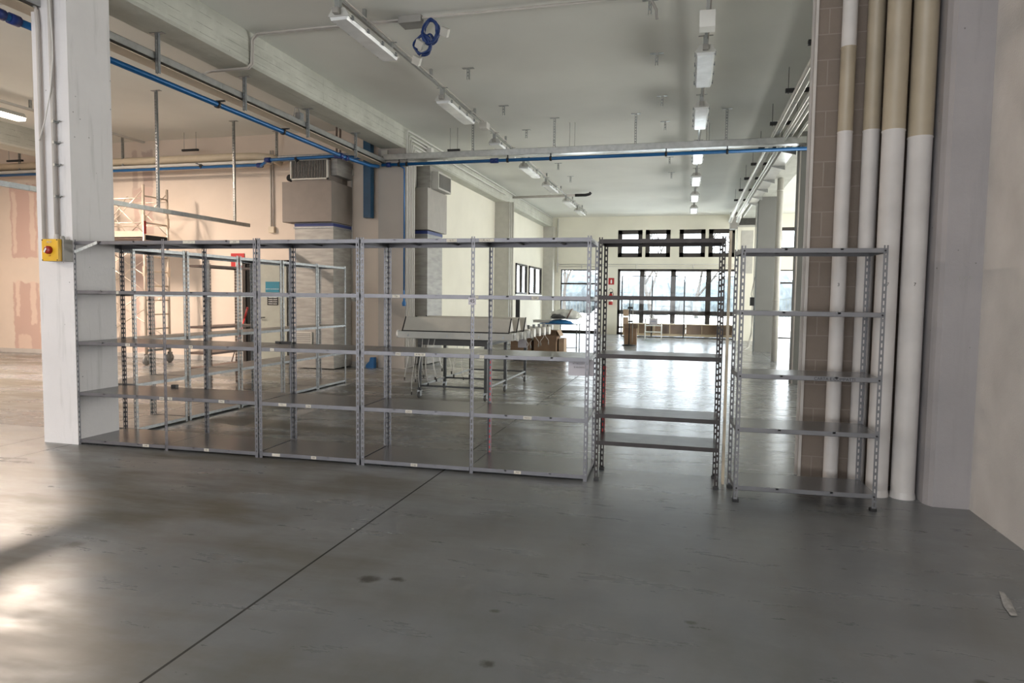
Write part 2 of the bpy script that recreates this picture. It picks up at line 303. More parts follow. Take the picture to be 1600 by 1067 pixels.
# ------------------------------------------------------------------ mesh helpers
class MB:
    def __init__(s, off=(0, 0, 0)):
        s.v = []; s.f = []; s.sm = []; s.o = Vector(off)
    def add(s, vs, fs, smooth=False):
        n = len(s.v); s.v += [tuple(Vector(p) - s.o) for p in vs]
        for i, f in enumerate(fs):
            s.f.append([k + n for k in f]); s.sm.append(smooth if isinstance(smooth, bool) else smooth[i])
        return s
    def box(s, x0, x1, y0, y1, z0, z1):
        x0, x1 = sorted((x0, x1)); y0, y1 = sorted((y0, y1)); z0, z1 = sorted((z0, z1))
        return s.add([(x0, y0, z0), (x1, y0, z0), (x1, y1, z0), (x0, y1, z0), (x0, y0, z1), (x1, y0, z1), (x1, y1, z1), (x0, y1, z1)],
                     [(0, 3, 2, 1), (4, 5, 6, 7), (0, 1, 5, 4), (1, 2, 6, 5), (2, 3, 7, 6), (3, 0, 4, 7)])
    def obox(s, c, sz, rot=(0, 0, 0)):
        from mathutils import Euler
        R = Euler(rot).to_matrix(); c = Vector(c); h = Vector(sz) / 2
        vs = [c + R @ Vector((a*h.x, b*h.y, d*h.z)) for d in (-1, 1) for a, b in ((-1, -1), (1, -1), (1, 1), (-1, 1))]
        return s.add(vs, [(0, 3, 2, 1), (4, 5, 6, 7), (0, 1, 5, 4), (1, 2, 6, 5), (2, 3, 7, 6), (3, 0, 4, 7)])
    def tube(s, pts, r, n=10, cap=True):
        pts = [Vector(p) for p in pts]; rings = []
        prev = None
        for i, p in enumerate(pts):
            if i == 0: t = pts[1] - p
            elif i == len(pts)-1: t = p - pts[i-1]
            else: t = (pts[i+1] - p).normalized() + (p - pts[i-1]).normalized()
            t = t.normalized() if t.length > 1e-9 else Vector((0, 0, 1))
            if prev is None:
                a = Vector((0, 0, 1)) if abs(t.z) < .9 else Vector((1, 0, 0))
                u = t.cross(a).normalized()
            else:
                u = (prev - t * prev.dot(t)).normalized()
            prev = u; w = t.cross(u)
            rr = r[i] if isinstance(r, (list, tuple)) else r
            rings.append([p + (u*math.cos(2*PI*k/n) + w*math.sin(2*PI*k/n))*rr for k in range(n)])
        vs = [q for rg in rings for q in rg]; fs = []; sm = []
        for i in range(len(pts)-1):
            for k in range(n):
                fs.append((i*n+k, i*n+(k+1) % n, (i+1)*n+(k+1) % n, (i+1)*n+k)); sm.append(True)
        if cap:
            fs.append(tuple(reversed(range(n)))); fs.append(tuple(range((len(pts)-1)*n, len(pts)*n))); sm += [False, False]
        return s.add(vs, fs, sm)
    def cyl(s, p0, p1, r, n=14): return s.tube([p0, p1], r, n)
    def prism(s, poly, a0, a1, axis='X'):
        """poly of 2-D points extruded along axis; X: (y,z)  Y: (x,z)  Z: (x,y)"""
        def P(q, a): return {'X': (a, q[0], q[1]), 'Y': (q[0], a, q[1]), 'Z': (q[0], q[1], a)}[axis]
        n = len(poly); vs = [P(q, a0) for q in poly] + [P(q, a1) for q in poly]
        fs = [tuple(range(n)), tuple(range(2*n-1, n-1, -1))] + [(i, i+n, (i+1) % n+n, (i+1) % n) for i in range(n)]
        return s.add(vs, fs)
    def lathe(s, prof, c, n=16, axis='Z'):
        vs = []; fs = []
        for r, h in prof:
            for k in range(n):
                a = 2*PI*k/n; p = (r*math.cos(a), r*math.sin(a), h)
                if axis == 'Y': p = (p[0], p[2], p[1])
                if axis == 'X': p = (p[2], p[0], p[1])
                vs.append((c[0]+p[0], c[1]+p[1], c[2]+p[2]))
        for i in range(len(prof)-1):
            for k in range(n): fs.append((i*n+k, i*n+(k+1) % n, (i+1)*n+(k+1) % n, (i+1)*n+k))
        return s.add(vs, fs, True)
    def mesh(s, name, m):
        me = bpy.data.meshes.new(name); me.from_pydata(s.v, [], s.f)
        me.polygons.foreach_set('use_smooth', s.sm)
        b = bmesh.new(); b.from_mesh(me); bmesh.ops.recalc_face_normals(b, faces=b.faces); b.to_mesh(me); b.free()
        if m: me.materials.append(M[m] if isinstance(m, str) else m)
        me.update(); return me
    def build(s, name, m, parent=None, loc=None, rot=None, bevel=0):
        o = bpy.data.objects.new(name, s.mesh(name, m)); COL.objects.link(o)
        if parent: o.parent = parent
        if loc is not None: o.location = loc
        elif not parent and s.o.length > 0: o.location = s.o
        if rot: o.rotation_euler = rot
        if bevel:
            md = o.modifiers.new('bevel', 'BEVEL'); md.width = bevel; md.segments = 2; md.limit_method = 'ANGLE'
        return o
def tag(o, label, cat, group=None, kind=None):
    if label: o['label'] = label
    if cat: o['category'] = cat
    if group: o['group'] = group
    if kind: o['kind'] = kind
    return o
def thing(name, label, cat, loc=(0, 0, 0), rz=0, group=None):
    o = bpy.data.objects.new(name, None); o.empty_display_size = .1; COL.objects.link(o)
    o.location = loc; o.rotation_euler = (0, 0, rz); return tag(o, label, cat, group)
def struct(name, mb, m, label=None, cat=None):
    o = mb.build(name, m); o['kind'] = 'structure'
    if label: o['label'] = label; o['category'] = cat
    return o
def dup(root, loc=None, rz=None, label=None, group=None):
    def cp(o, par):
        c = o.copy(); COL.objects.link(c)
        if par: c.parent = par
        for ch in (KIDS[o] if o in KIDS else [x for x in list(bpy.data.objects) if x.parent == o]): cp(ch, c)
        return c
    r = cp(root, None)
    if loc is not None: r.location = loc
    if rz is not None: r.rotation_euler = (0, 0, rz)
    if label: r['label'] = label
    if group: r['group'] = group
    return r
KIDS = {}
def remember(root):
    KIDS[root] = [x for x in bpy.data.objects if x.parent == root]
    for c in KIDS[root]: remember(c)
    return root
def text(name, body, size, m, loc, rot, parent=None, extrude=.0006, align='CENTER'):
    cu = bpy.data.curves.new(name, 'FONT'); cu.body = body; cu.size = size; cu.extrude = extrude; cu.align_x = align; cu.align_y = 'CENTER'
    t = bpy.data.objects.new(name+'_tmp', cu); COL.objects.link(t)
    dg = bpy.context.evaluated_depsgraph_get(); me = bpy.data.meshes.new_from_object(t.evaluated_get(dg))
    bpy.data.objects.remove(t); me.materials.clear(); me.materials.append(M[m])
    o = bpy.data.objects.new(name, me); COL.objects.link(o); o.location = loc; o.rotation_euler = rot
    if parent: o.parent = parent
    return o

# ------------------------------------------------------------------ room shell
ZC = 4.95
struct('floor', MB().box(-17.3, 9.3, -8.3, 29.3, -.15, 0), 'floor')
struct('ceiling', MB().box(-17.3, 9.3, -8.3, 29.3, ZC, ZC+.2), 'ceiling')

def holed(mb, u0, u1, z0, z1, t0, t1, holes, axis='Y'):
    us = sorted({u0, u1, *[h[0] for h in holes], *[h[1] for h in holes]}); zs = sorted({z0, z1, *[h[2] for h in holes], *[h[3] for h in holes]})
    for i in range(len(us)-1):
        for j in range(len(zs)-1):
            cu, cz = (us[i]+us[i+1])/2, (zs[j]+zs[j+1])/2
            if any(h[0] < cu < h[1] and h[2] < cz < h[3] for h in holes): continue
            if axis == 'Y': mb.box(us[i], us[i+1], t0, t1, zs[j], zs[j+1])
            else: mb.box(t0, t1, us[i], us[i+1], zs[j], zs[j+1])
    return mb
FAR_HOLES = [(-5.32, -3.68, 0.0, 2.74), (-2.87, 2.10, 0.0, 2.76), (-2.89, -1.88, 3.25, 4.38), (-1.75, -.74, 3.25, 4.38), (-.38, .65, 3.25, 4.38), (.78, 1.80, 3.25, 4.38),
             (3.2, 7.6, 0.0, 2.74), (3.45, 4.45, 3.50, 4.42), (4.6, 5.6, 3.50, 4.42)]
struct('wall_far', holed(MB(), -6.1, 9.3, 0, ZC, 29.0, 29.3, FAR_HOLES), 'cream')
struct('wall_hall', holed(MB(), 13.6, 29.3, 0, ZC, -6.06, -6.0, [(23.75, 25.45, 1.63, 2.74), (25.85, 28.1, 1.63, 2.74)], 'X'), 'cream')
struct('wall_back', MB().box(-17.3, -5.98, 13.15, 13.6, 0, ZC), 'patched')
struct('wall_left', holed(MB(), -8.3, 13.2, 0, ZC, -17.3, -17.0, [], 'X'), 'pink')
struct('wall_behind', MB().box(-17.3, 9.3, -8.3, -8.0, 0, ZC), 'wall_r')
struct('wall_right', MB().box(2.04, 2.3, -8.0, 6.2, 0, ZC), 'wall_r')
struct('wall_block', MB().box(0.965, 2.05, 6.10, 6.26, 0, ZC), 'block')
struct('trim_1', MB().box(0.945, 0.967, 6.085, 6.11, 0, ZC).box(0.945, 0.967, 6.25, 6.275, 0, ZC), 'conduit')
struct('wall_annex', MB().box(9.0, 9.3, 6.2, 29.3, 0, ZC), 'cream')
struct('wall_annex_near', MB().box(2.05, 9.3, 6.1, 6.3, 0, ZC), 'cream')
struct('baseboard_back', MB().box(-17, -6.3, 13.13, 13.15, 0, .10), 'conduit')

struct('column', MB((-5.99, 5.6, 0)).box(-6.2, -5.78, 5.36, 5.86, 0, 4.52), 'column', 'pale concrete column at the left with yellow switch box on its front', 'column').data
struct('column', MB((-5.95, 13.3, 0)).box(-6.25, -5.66, 13.08, 13.62, 0, 4.52), 'taupe', 'taupe painted column at the end of the back wall with blue pipe on it', 'column')
struct('column', MB((-5.85, 21.2, 0)).box(-6.05, -5.52, 21.0, 21.5, 0, 4.52), 'hvac2', 'slim pilaster on the hall wall between cream wall and high slit windows', 'column')
struct('column', MB((-5.8, 28.7, 0)).box(-6.05, -5.56, 28.5, 29.0, 0, 4.52), 'hvac2', 'pilaster in the far left corner of the hall', 'column')
struct('column', MB((2.2, 13.4, 0)).box(1.90, 2.45, 13.2, 13.7, 0, 4.52), 'greycol', 'grey column standing just left of the block wall edge', 'column')
struct('column', MB((2.2, 21.3, 0)).box(1.95, 2.51, 21.2, 21.7, 0, 4.52), 'greycol', 'dark grey column in the far hall beside the vent grille', 'column')
struct('column', MB((1.9, 5.8, 0)).prism([(1.80, 5.56), (2.06, 5.56), (2.06, 6.12), (1.755, 6.12), (1.755, 5.64), (1.775, 5.59)], 0, ZC, 'Z'), 'rawcol', 'rough concrete column in the right corner between drain pipes and rendered wall', 'column')

cm = [o for o in bpy.data.objects if o.name.startswith('column') and o.get('label', '').startswith('rough')][0]
text('lettering', 'T F F', .045, 'boxgrey', (1.93-cm.location.x, 5.5585-cm.location.y, 1.68), (PI/2, 0, 0), cm); text('lettering', 'c 1', .035, 'boxgrey', (1.92-cm.location.x, 5.5585-cm.location.y, 1.63), (PI/2, 0, 0), cm)
def beam_mb(x0, x1, y0, y1, z0, z1):
    c = .03
    return MB().prism([(x0, z1), (x0, z0+c), (x0+c, z0), (x1-c, z0), (x1, z0+c), (x1, z1)], y0, y1, 'Y')
struct('beam', beam_mb(-6.22, -5.68, -8, 28.99, 4.52, ZC), 'beam', 'board-marked concrete beam running back from the left column', 'beam')
struct('beam', beam_mb(1.88, 2.46, 6.3, 28.99, 4.52, ZC), 'beam', 'concrete beam on the right above the grey columns', 'beam')
struct('beam', beam_mb(-14.2, -13.6, -8, 13.14, 4.5, ZC), 'beam', 'concrete beam at the far left behind the lit lamp', 'beam')

WN = [0]
def window(X0, X1, Z0, Z1, Y, mull=(), trans=(), fw=.05, depth=.08, label=None, axis='Y', name='window'):
    WN[0] += 1
    def bx(mb, u0, u1, z0, z1, d0=0, d1=depth):
        return mb.box(u0, u1, Y+d0, Y+d1, z0, z1) if axis == 'Y' else mb.box(Y-d1, Y-d0, u0, u1, z0, z1)
    f = MB(); bx(f, X0, X0+fw, Z0, Z1); bx(f, X1-fw, X1, Z0, Z1); bx(f, X0, X1, Z0, Z0+fw); bx(f, X0, X1, Z1-fw, Z1)
    for m_, w in mull: bx(f, m_-w/2, m_+w/2, Z0, Z1)
    for t_, h in trans: bx(f, X0, X1, t_-h/2, t_+h/2)
    o = struct('%s_%d' % (name, WN[0]), f, 'winframe')
    if label: o['label'] = label; o['category'] = name
    us = [X0+fw] + [m_ for m_, w in mull] + [X1-fw]
    for i in range(len(us)-1):
        g = MB(); bx(g, us[i], us[i+1], Z0+fw, Z1-fw, depth*.45, depth*.45+.008); g.build('window_pane', 'glass', o)
    return o
window(-5.32, -3.68, 0, 2.74, 29.08, trans=((2.13, .07), (1.43, .10), (.06, .14)), label='glazed door bay at the left of the far wall', name='window')
window(-2.87, 2.10, 0, 2.76, 29.08, mull=((-1.86, .19), (-.58, .20), (.82, .20)), trans=((.95, .17), (.30, .08)), fw=.10, label='wide ground-floor window wall above the low wooden cubbies')
for i, (a, b) in enumerate(((-2.89, -1.88), (-1.75, -.74), (-.38, .65), (.78, 1.80))):
    window(a, b, 3.25, 4.38, 29.02, fw=.175, label='dark framed high window, number %s from the left of the far wall' % ('one', 'two', 'three', 'four')[i])
window(3.2, 7.6, 0, 2.74, 29.08, mull=((4.3, .08), (5.4, .1), (6.5, .08)), trans=((2.22, .07),), label='tall window right of the grey columns')
for a in (3.45, 4.6): window(a, a+1, 3.5, 4.42, 29.02, fw=.14)
window(23.75, 25.45, 1.63, 2.74, -5.95, mull=((24.6, .08),), fw=.07, depth=.10, axis='X', label='first pair of slit windows in the hall wall')
window(25.85, 28.1, 1.63, 2.74, -5.95, mull=((26.95, .08),), fw=.07, depth=.10, axis='X', label='second pair of slit windows nearest the far corner')
struct('trim_2', MB().box(-6.02, -5.94, 23.65, 28.2, 1.58, 1.63), 'signwhite')

# door in the back wall
DR = MB().box(-9.52, -9.44, 13.09, 13.15, 0, 2.25).box(-8.40, -8.32, 13.09, 13.15, 0, 2.25).box(-9.52, -8.32, 13.09, 13.15, 2.17, 2.25)
door = struct('door_1', DR, 'winframe'); door['label'] = 'grey-green door with blue notice in the back wall'; door['category'] = 'door'
MB().box(-9.44, -8.40, 13.12, 13.149, 0.0, 2.17).build('doorway', 'doorshade', door)  # near-black sheet paints the shade of the opening; the wall behind is solid
leaf = MB().box(-9.13, -8.40, 13.06, 13.10, 0.01, 2.16).build('door_leaf', 'doorleaf', door)
MB().box(-8.91, -8.57, 13.052, 13.06, 1.55, 1.78).build('notice', 'teal', leaf)['label'] = 'blue notice on the door'
text('lettering', 'USCITA DI SICUREZZA', .032, 'paper', (-8.74, 13.051, 1.62), (PI/2, 0, 0), leaf)
MB().box(-8.87, -8.60, 13.052, 13.06, 1.27, 1.47).build('notice', 'dark', leaf)['label'] = 'black notice below the blue one'
for k in range(4): text('lettering', 'TENERE CHIUSO', .03, 'signwhite', (-8.735, 13.051, 1.435-.045*k), (PI/2, 0, 0), leaf)
MB().tube([(-9.04, 13.06, 1.0), (-9.04, 13.0, 1.0), (-8.90, 13.0, 1.0)], .012, 8).build('handle', 'black', leaf)

# ------------------------------------------------------------------ slotted-angle shelving
F = .031; T = .002
def post_mb(H, sx, sy, pitch=.05, sl=.030, sw=.010):
    """L-shaped slotted upright, corner at the origin, flanges towards sx and sy"""
    mb = MB(); a = (F - sw) / 2
    for ax in (0, 1):
        s = (sx, sy)[ax]
        def b(u0, u1, z0, z1):
            if ax == 0: mb.box(s*u0, s*u1, 0, sy*T, z0, z1)
            else: mb.box(0, sx*T, s*u0, s*u1, z0, z1)
        b(0, a, 0, H); b(a+sw, F, 0, H)
        n = int((H-.02) / pitch); z = 0
        for k in range(n+1):
            zs = .035 + k*pitch
            top = min(zs, H)
            if top > z: b(a, a+sw, z, top)
            z = zs + sl
        if z < H: b(a, a+sw, z, H)
    return mb
PM = {}
def post_mesh(H, sx, sy, m):
    k = (H, sx, sy, m)
    if k not in PM: PM[k] = post_mb(H, sx, sy).mesh('post', m)
    return PM[k]
def shelf_mb(w, D, lip=.034):
    x0, x1, y0, y1 = .003, w-.003, .003, D-.003; t = .002
    mb = MB().box(x0, x1, y0, y1, -t, 0)
    mb.box(x0, x1, y0, y0+t, -lip, -t).box(x0, x1, y1-t, y1, -lip, -t).box(x0, x0+t, y0, y1, -lip, -t).box(x1-t, x1, y0, y1, -lip, -t)
    mb.box(x0, x1, y0, y0+.014, -lip, -lip+t).box(x0, x1, y1-.014, y1, -lip, -lip+t)
    mb.box(x0+.3*w, x0+.32*w, y0, y1, -.014, -t).box(x0+.68*w, x0+.70*w, y0, y1, -.014, -t)
    return mb
SM = {}
def rack(name, label, loc, rz, widths, D, H, levels, pm, sm, group=None, feet=None, bolts=False, cat='shelving unit'):
    t = thing(name, label, cat, loc, rz, group); t['_n'] = 0; del t['_n']
    xs = [0]
    for w in widths: xs.append(xs[-1]+w)
    for i, x in enumerate(xs):
        last = i == len(xs)-1
        for y, sy in ((0, 1), (D, -1)):
            sx = -1 if last else 1
            o = bpy.data.objects.new('post', post_mesh(H, sx, sy, pm)); COL.objects.link(o); o.parent = t; o.location = (x, y, 0)
            if feet:
                MB().box(-.004 if sx > 0 else -.040, .040 if sx > 0 else .004, -.004 if sy > 0 else -.040, .040 if sy > 0 else .004, 0, .022).build('foot', feet, o)
    shelves = []
    for i, w in enumerate(widths):
        for z in levels:
            k = (w, D, sm, pm)
            if k not in SM:
                SM[k] = shelf_mb(w, D).mesh('shelf', sm); SM[k].materials.append(M[pm])
                for p in SM[k].polygons:
                    if p.center.z < -.0021 or abs(p.normal.z) < .5: p.material_index = 1
            o = bpy.data.objects.new('shelf', SM[k]); COL.objects.link(o); o.parent = t; o.location = (xs[i], 0, z); shelves.append(o)
            if bolts:
                for bx in (.020, w-.020):
                    if 'bolt' not in SM: SM['bolt'] = MB().lathe([(0, -.006), (.0055, -.006), (.0065, 0)], (0, 0, 0), 8, 'Y').mesh('bolt', 'black')
                    bo = bpy.data.objects.new('bolt', SM['bolt']); COL.objects.link(bo); bo.parent = o; bo.location = (bx, -.001, -.018)
    return t, shelves
def sticker(sh, x, w, txt, h=.026, ink='ink', m='tape', tilt=0):
    s = MB().box(x-w/2, x+w/2, .0012, .0028, -.030, -.030+h).build('sticker', m, sh)
    text('lettering', txt, h*.72, ink, (x, .0008, -.030+h/2), (PI/2, 0, 0), sh, .0003)

A = .0229; ux, uy = math.cos(A), math.sin(A)
def row(d): return (-5.793 + ux*d, 5.372 + uy*d, 0)
LV = [.052, .52, 1.02, 1.52, 1.995]
r1, s1 = rack('shelving_unit', 'two-bay grey slotted shelving at the left end of the front row, against the concrete column', row(0), A, [1.0, 1.0], .6, 2.01, LV, 'steel', 'steel_shelf')
r2, s2 = rack('shelving_unit', 'single-bay grey slotted shelving in the middle of the front row', row(2.012), A, [1.0], .6, 2.01, LV, 'steel', 'steel_shelf')
r3, s3 = rack('shelving_unit', 'two-bay grey slotted shelving at the right end of the front row, with a number card', row(3.026), A, [1.005, 1.005], .6, 2.01, LV, 'steel', 'steel_shelf')
for sh, x, w, tx in ((s1[0], .78, .07, 'CAR'), (s1[5], .45, .05, 'A5'), (s1[6], .62, .06, 'MAL'), (s1[6], .06, .05, 'C2'), (s1[1], .97, .05, 'GA5'), (s1[2], .60, .05, 'F40'), (s1[7], .30, .04, 'F39'), (s1[3], .5, .03, ''), (s1[9], .30, .13, ''), (s1[9], .78, .10, 'V.M'),
                  (s2[1], .24, .08, '11'), (s2[1], .50, .05, 'CR6'), (s2[0], .17, .08, ''), (s2[0], .55, .05, 'CRI'), (s2[2], .14, .04, 'C'), (s3[0], .50, .06, 'CNO'), (s3[1], .45, .06, 'CXG'), (s3[2], .35, .05, 'CRG'), (s3[2], .55, .10, 'A.10 - 25'), (s3[3], .33, .07, 'FIN'),
                  (s3[5], .42, .06, 'PRP'), (s3[6], .50, .07, 'MAT 1'), (s3[7], .10, .04, ''), (s3[8], .55, .06, 'CS4'), (s3[4], .83, .09, 'B.12'), (s3[9], .13, .13, 'R. 18-9'), (s3[8], .05, .03, '')):
    sticker(sh, x, w, tx)
# number card and red tape
cd = MB().box(.985, 1.05, -.006, -.003, 1.44, 1.50).build('number_card', 'paper', r3); text('lettering', '45', .045, 'ink', (1.018, -.0065, 1.47), (PI/2, 0, 0), cd)
MB().box(1.004, 1.036, .602, .606, 0.02, 1.0).build('red_tape_strip', 'redtape', r3)
pp = MB().box(-.94, -.73, 5.560, 5.561, .865, 1.0).build('paper_notice', 'paper'); tag(pp, 'grey handwritten paper sheet taped under a shelf at the front row right end', 'notice')
text('lettering', 'ATTREZZATURE', .019, 'ink', (-.835, 5.5592, .965), (PI/2, 0, .02), pp, .0002)
text('lettering', 'SI ALOADO', .019, 'ink', (-.845, 5.5592, .935), (PI/2, 0, .02), pp, .0002)

r4, s4 = rack('shelving_unit', 'narrow dark brown shelving standing right of the front row, before the windows', (-.705, 5.545, 0), .002, [.985], .40, 2.0, [.335, .56, 1.055, 1.53, 1.985], 'brown', 'brown_shelf', feet='black', bolts=False)
MB().box(.004, .034, .404, .408, .30, .92).build('red_tape_strip', 'redtape', r4)
r5, s5 = rack('shelving_unit', 'separate light grey shelving with black feet in front of the vertical drain pipes', (.375, 5.255, 0), .05, [.985], .42, 1.905, [.125, .565, .965, 1.43, 1.885], 'ltgrey', 'ltgrey_shelf', feet='black', bolts=True)
text('lettering', 'CARTA E COMPATTI', .030, 'ink', (.67, .001, -.018), (PI/2, 0, 0), s5[2], .0003)
# row behind, fronts facing the hall (local x -> +Y)
g = 'galvanised shelving row behind the front row'
ORD = ('nearest unit', 'second unit', 'third unit', 'fourth unit', 'farthest unit')
for i, y in enumerate((5.99, 6.795, 7.77, 8.745, 9.70)):
    wd = .77 if i == 0 else (.94 if i < 4 else .92)
    rack('shelving_unit', ORD[i] + ' of the galvanised shelving row running back behind the front row', (-5.68, y, 0), PI/2, [wd], .5, 2.0, [.05, .53, 1.0, 1.5, 1.985], 'galv', 'galv_shelf', g)
rack('shelving_unit', 'umber shelving standing behind the galvanised row, near the door', (-7.04, 8.9, 0), PI/2, [1.15], .4, 1.96, [.36, .60, 1.0, 1.94], 'umber', 'umber')
# small things on shelves and around them
tag(MB((-5.17, 5.97, .522)).box(-5.20, -5.14, 5.95, 5.99, .5215, .548).box(-5.21, -5.19, 5.96, 5.98, .5215, .54).build('clip', 'black'), 'small black clip lying on a lower shelf of the left front unit', 'clip')
tag(MB((-3.87, 5.95, 1.021)).box(-3.96, -3.78, 5.95, 5.975, 1.0215, 1.04).box(-3.93, -3.90, 5.93, 5.99, 1.0215, 1.032).build('file_tool', 'black'), 'long black tool lying on the middle shelf of the front row', 'tool')
fl = MB(); 
for k in range(5): fl.obox((-5.74+.055*k, 5.362, 1.90+.018*k), (.055, .002, .028), (0, -.32+.05*(k % 2), 0))
tag(fl.build('clear_tape', 'film'), 'strip of clear tape hanging at the top left corner of the front row', 'tape')
tag(MB((.32, 5.8, 0)).box(.315, .335, 5.74, 5.82, 0, 2.06).build('edge_board', 'creampipe'), 'thin cream board standing upright between the dark brown and light grey shelving', 'board')
deb = MB(); random.seed(3)
pts = [(1.555, 3.69), (1.585, 3.695), (1.607, 3.78), (1.632, 3.90), (1.640, 3.98), (1.625, 4.00), (1.568, 3.80)]
deb.add([(x, y, .004+.004*random.random()) for x, y in pts] + [(1.597, 3.82, .016)], [(i, (i+1) % 7, 7) for i in range(7)], True)
tag(deb.build('plastic_scrap', 'scrap'), 'crumpled scrap of clear plastic on the floor at the right', 'scrap')

# ------------------------------------------------------------------ right: drain pipes
def drain(x, y, r, joints, digit, label, z_lo=0):
    t = thing('drain_pipe', label, 'pipe', (x, y, 0), 0, 'vertical drain pipes on the block wall')
    zs = [z_lo] + [j[0] for j in joints] + [ZC]; ms = ['palepipe'] + [j[1] for j in joints]
    for i in range(len(zs)-1):
        rr = r if i % 2 == 0 else r*1.015
        o = MB().lathe([(rr, zs[i]), (rr, zs[i+1]-.012), (rr*1.05, zs[i+1]-.008), (rr*1.05, zs[i+1])], (0, 0, 0), 28).build('pipe_section', ms[i], t)
        if ms[i] == 'tan': o['label'] = 'tan section of pipe'
    MB().lathe([(r*1.10, 0), (r*1.08, .02), (r, .05)], (0, 0, 0), 28).build('base_collar', 'palepipe', t)
    text('lettering', digit, .035, 'ink', (-.01, -r-.0015, 1.64), (PI/2, 0, 0), t)
drain(1.185, 6.02, .056, [(2.86, 'tan'), (3.52, 'palepipe')], '3', 'slimmest drain pipe, nearest the edge of the block wall')
drain(1.375, 6.01, .062, [(2.86, 'tan')], 'o', 'second drain pipe from the wall edge, seen through the light grey shelving')
drain(1.475, 5.78, .078, [(2.80, 'tan')], '7', 'third drain pipe from the wall edge, thick and standing forward')
drain(1.655, 5.77, .083, [(2.74, 'tan')], '7', 'thickest drain pipe, beside the rough corner column')
tag(MB((1.56, 6.04, 0)).tube([(1.565, 6.05, 0), (1.565, 6.05, ZC)], .035, 12).build('thin_pipe', 'umber'), 'thin dark pipe between the two thick drain pipes', 'pipe')
tag(MB((1.70, 6.02, 0)).tube([(1.70, 6.03, 0), (1.70, 6.03, ZC)], .028, 12).build('thin_pipe', 'dark'), 'thin dark pipe behind the thickest drain pipe beside the corner column', 'pipe')

# ------------------------------------------------------------------ left column: conduits and switch
tag(MB((-6.09, 5.33, 2)).tube([(-6.7, 5.33, 4.30), (-6.25, 5.33, 4.28), (-6.14, 5.33, 4.26), (-6.10, 5.33, 4.18), (-6.09, 5.33, 4.05), (-6.09, 5.33, 1.93)], .018, 12).build('conduit', 'conduit'), 'grey conduit with a bend at the top on the left column, left one of two', 'conduit')
tag(MB((-5.94, 5.33, 2)).tube([(-5.95, 5.33, 4.94), (-5.94, 5.33, 4.2), (-5.935, 5.33, 2.03)], .020, 12).lathe([(.024, 2.0), (.026, 2.02), (.022, 2.06)], (-5.935, 5.33, 0), 12).build('conduit', 'conduit'), 'straight grey conduit running down the left column into the yellow switch box', 'conduit')
tag(MB((-5.92, 5.31, 3)).tube([(-5.93, 5.30, 4.6), (-5.90, 5.30, 4.1), (-5.885, 5.30, 3.85), (-5.89, 5.30, 3.7), (-5.93, 5.30, 3.4), (-6.0, 5.30, 3.15), (-6.08, 5.30, 2.95)], .006, 8).build('loose_cable', 'white'), 'loose white cable looping across both conduits of the left column', 'cable')
for z in (3.13, 2.93, 2.72, 2.42): tag(MB((-5.88, 5.33, z)).box(-5.925, -5.905, 5.30, 5.36, z-.012, z+.012).cyl((-5.905, 5.33, z), (-5.86, 5.33, z+.004), .006, 8).build('pipe_clip', 'zinc2'), 'small metal pipe clip on the left column', 'clip', 'pipe clips on the left column')
sw = thing('switch_box', 'yellow rotary safety switch with red knob on the left column', 'switch', (-5.885, 5.36, 1.90))
MB().box(-.11, .105, -.10, 0, -.105, .105).build('housing', 'boxgrey', sw, bevel=.004)
lid = MB().box(-.11, .085, -.145, -.10, -.105, .105).build('cover', 'yellow', sw, bevel=.006)
MB().lathe([(0, -.178), (.034, -.178), (.038, -.170), (.038, -.146)], (-.015, 0, 0), 24, 'Y').build('knob', 'red', sw, bevel=0)
MB().obox((-.028, -.181, -.004), (.016, .006, .045), (0, .6, 0)).build('knob_mark', 'signwhite', sw)
text('lettering', 'ROT', .03, 'tape', (-.015, -.146, .075), (PI/2, 0, 0), sw); text('lettering', 'OFF', .018, 'red', (-.015, -.146, -.055), (PI/2, 0, 0), sw)
for a in (-.1, .075):
    for b in (-.095, .095): MB().lathe([(0, -.148), (.006, -.148), (.006, -.144)], (a, 0, b), 8, 'Y').build('screw', 'black', sw)
MB().lathe([(.02, .105), (.022, .125), (.014, .14)], (.05, -.06, 0), 12).build('cable_gland', 'boxgrey', sw)
jb = thing('socket_box', 'small white box joined to the left side of the yellow switch', 'box', (-6.045, 5.36, 1.86))
MB().box(-.055, .047, -.06, 0, -.04, .04).build('body', 'signwhite', jb, bevel=.003); MB().box(-.01, .01, -.062, -.06, -.01, .01).build('button', 'boxgrey', jb)

# ------------------------------------------------------------------ overhead services
def channel(x0, x1, y0, y1, z0, z1, axis):
    t = .004; mb = MB().box(x0, x1, y0, y1, z0, z0+t)
    if axis == 'X': mb.box(x0, x1, y0, y0+t, z0, z1).box(x0, x1, y1-t, y1, z0, z1).box(x0, x1, y0, y0+.015, z1-t, z1).box(x0, x1, y1-.015, y1, z1-t, z1)
    else: mb.box(x0, x0+t, y0, y1, z0, z1).box(x1-t, x1, y0, y1, z0, z1).box(x0, x0+.015, y0, y1, z1-t, z1).box(x1-.015, x1, y0, y1, z1-t, z1)
    return mb
tr = thing('cable_tray', 'long metal cable tray crossing the hall above the shelving', 'cable tray', (-2, 13.1, 4.27))
for a, b in ((-6.1, -3.1), (-3.1, -.1), (-.1, 1.95)): channel(a+2, b+2-.003, -.1, .1, 0, .12, 'X').build('tray_section', 'zinc', tr)
tr2 = thing('cable_tray', 'metal cable tray running back beneath the left concrete beam', 'cable tray', (-6.2, 9, 4.22))
for i, (a, b) in enumerate(((-9, -4), (-4, -1), (-1, 1.6), (1.6, 4.2))): channel(-.12, .12, a, b-.003, 0, .085, 'Y').build('tray_section', 'zinc', tr2)
MB().box(-.10, .10, -9, 4.2, -.03, -.02).build('inner_cover', 'creampipe', tr2)
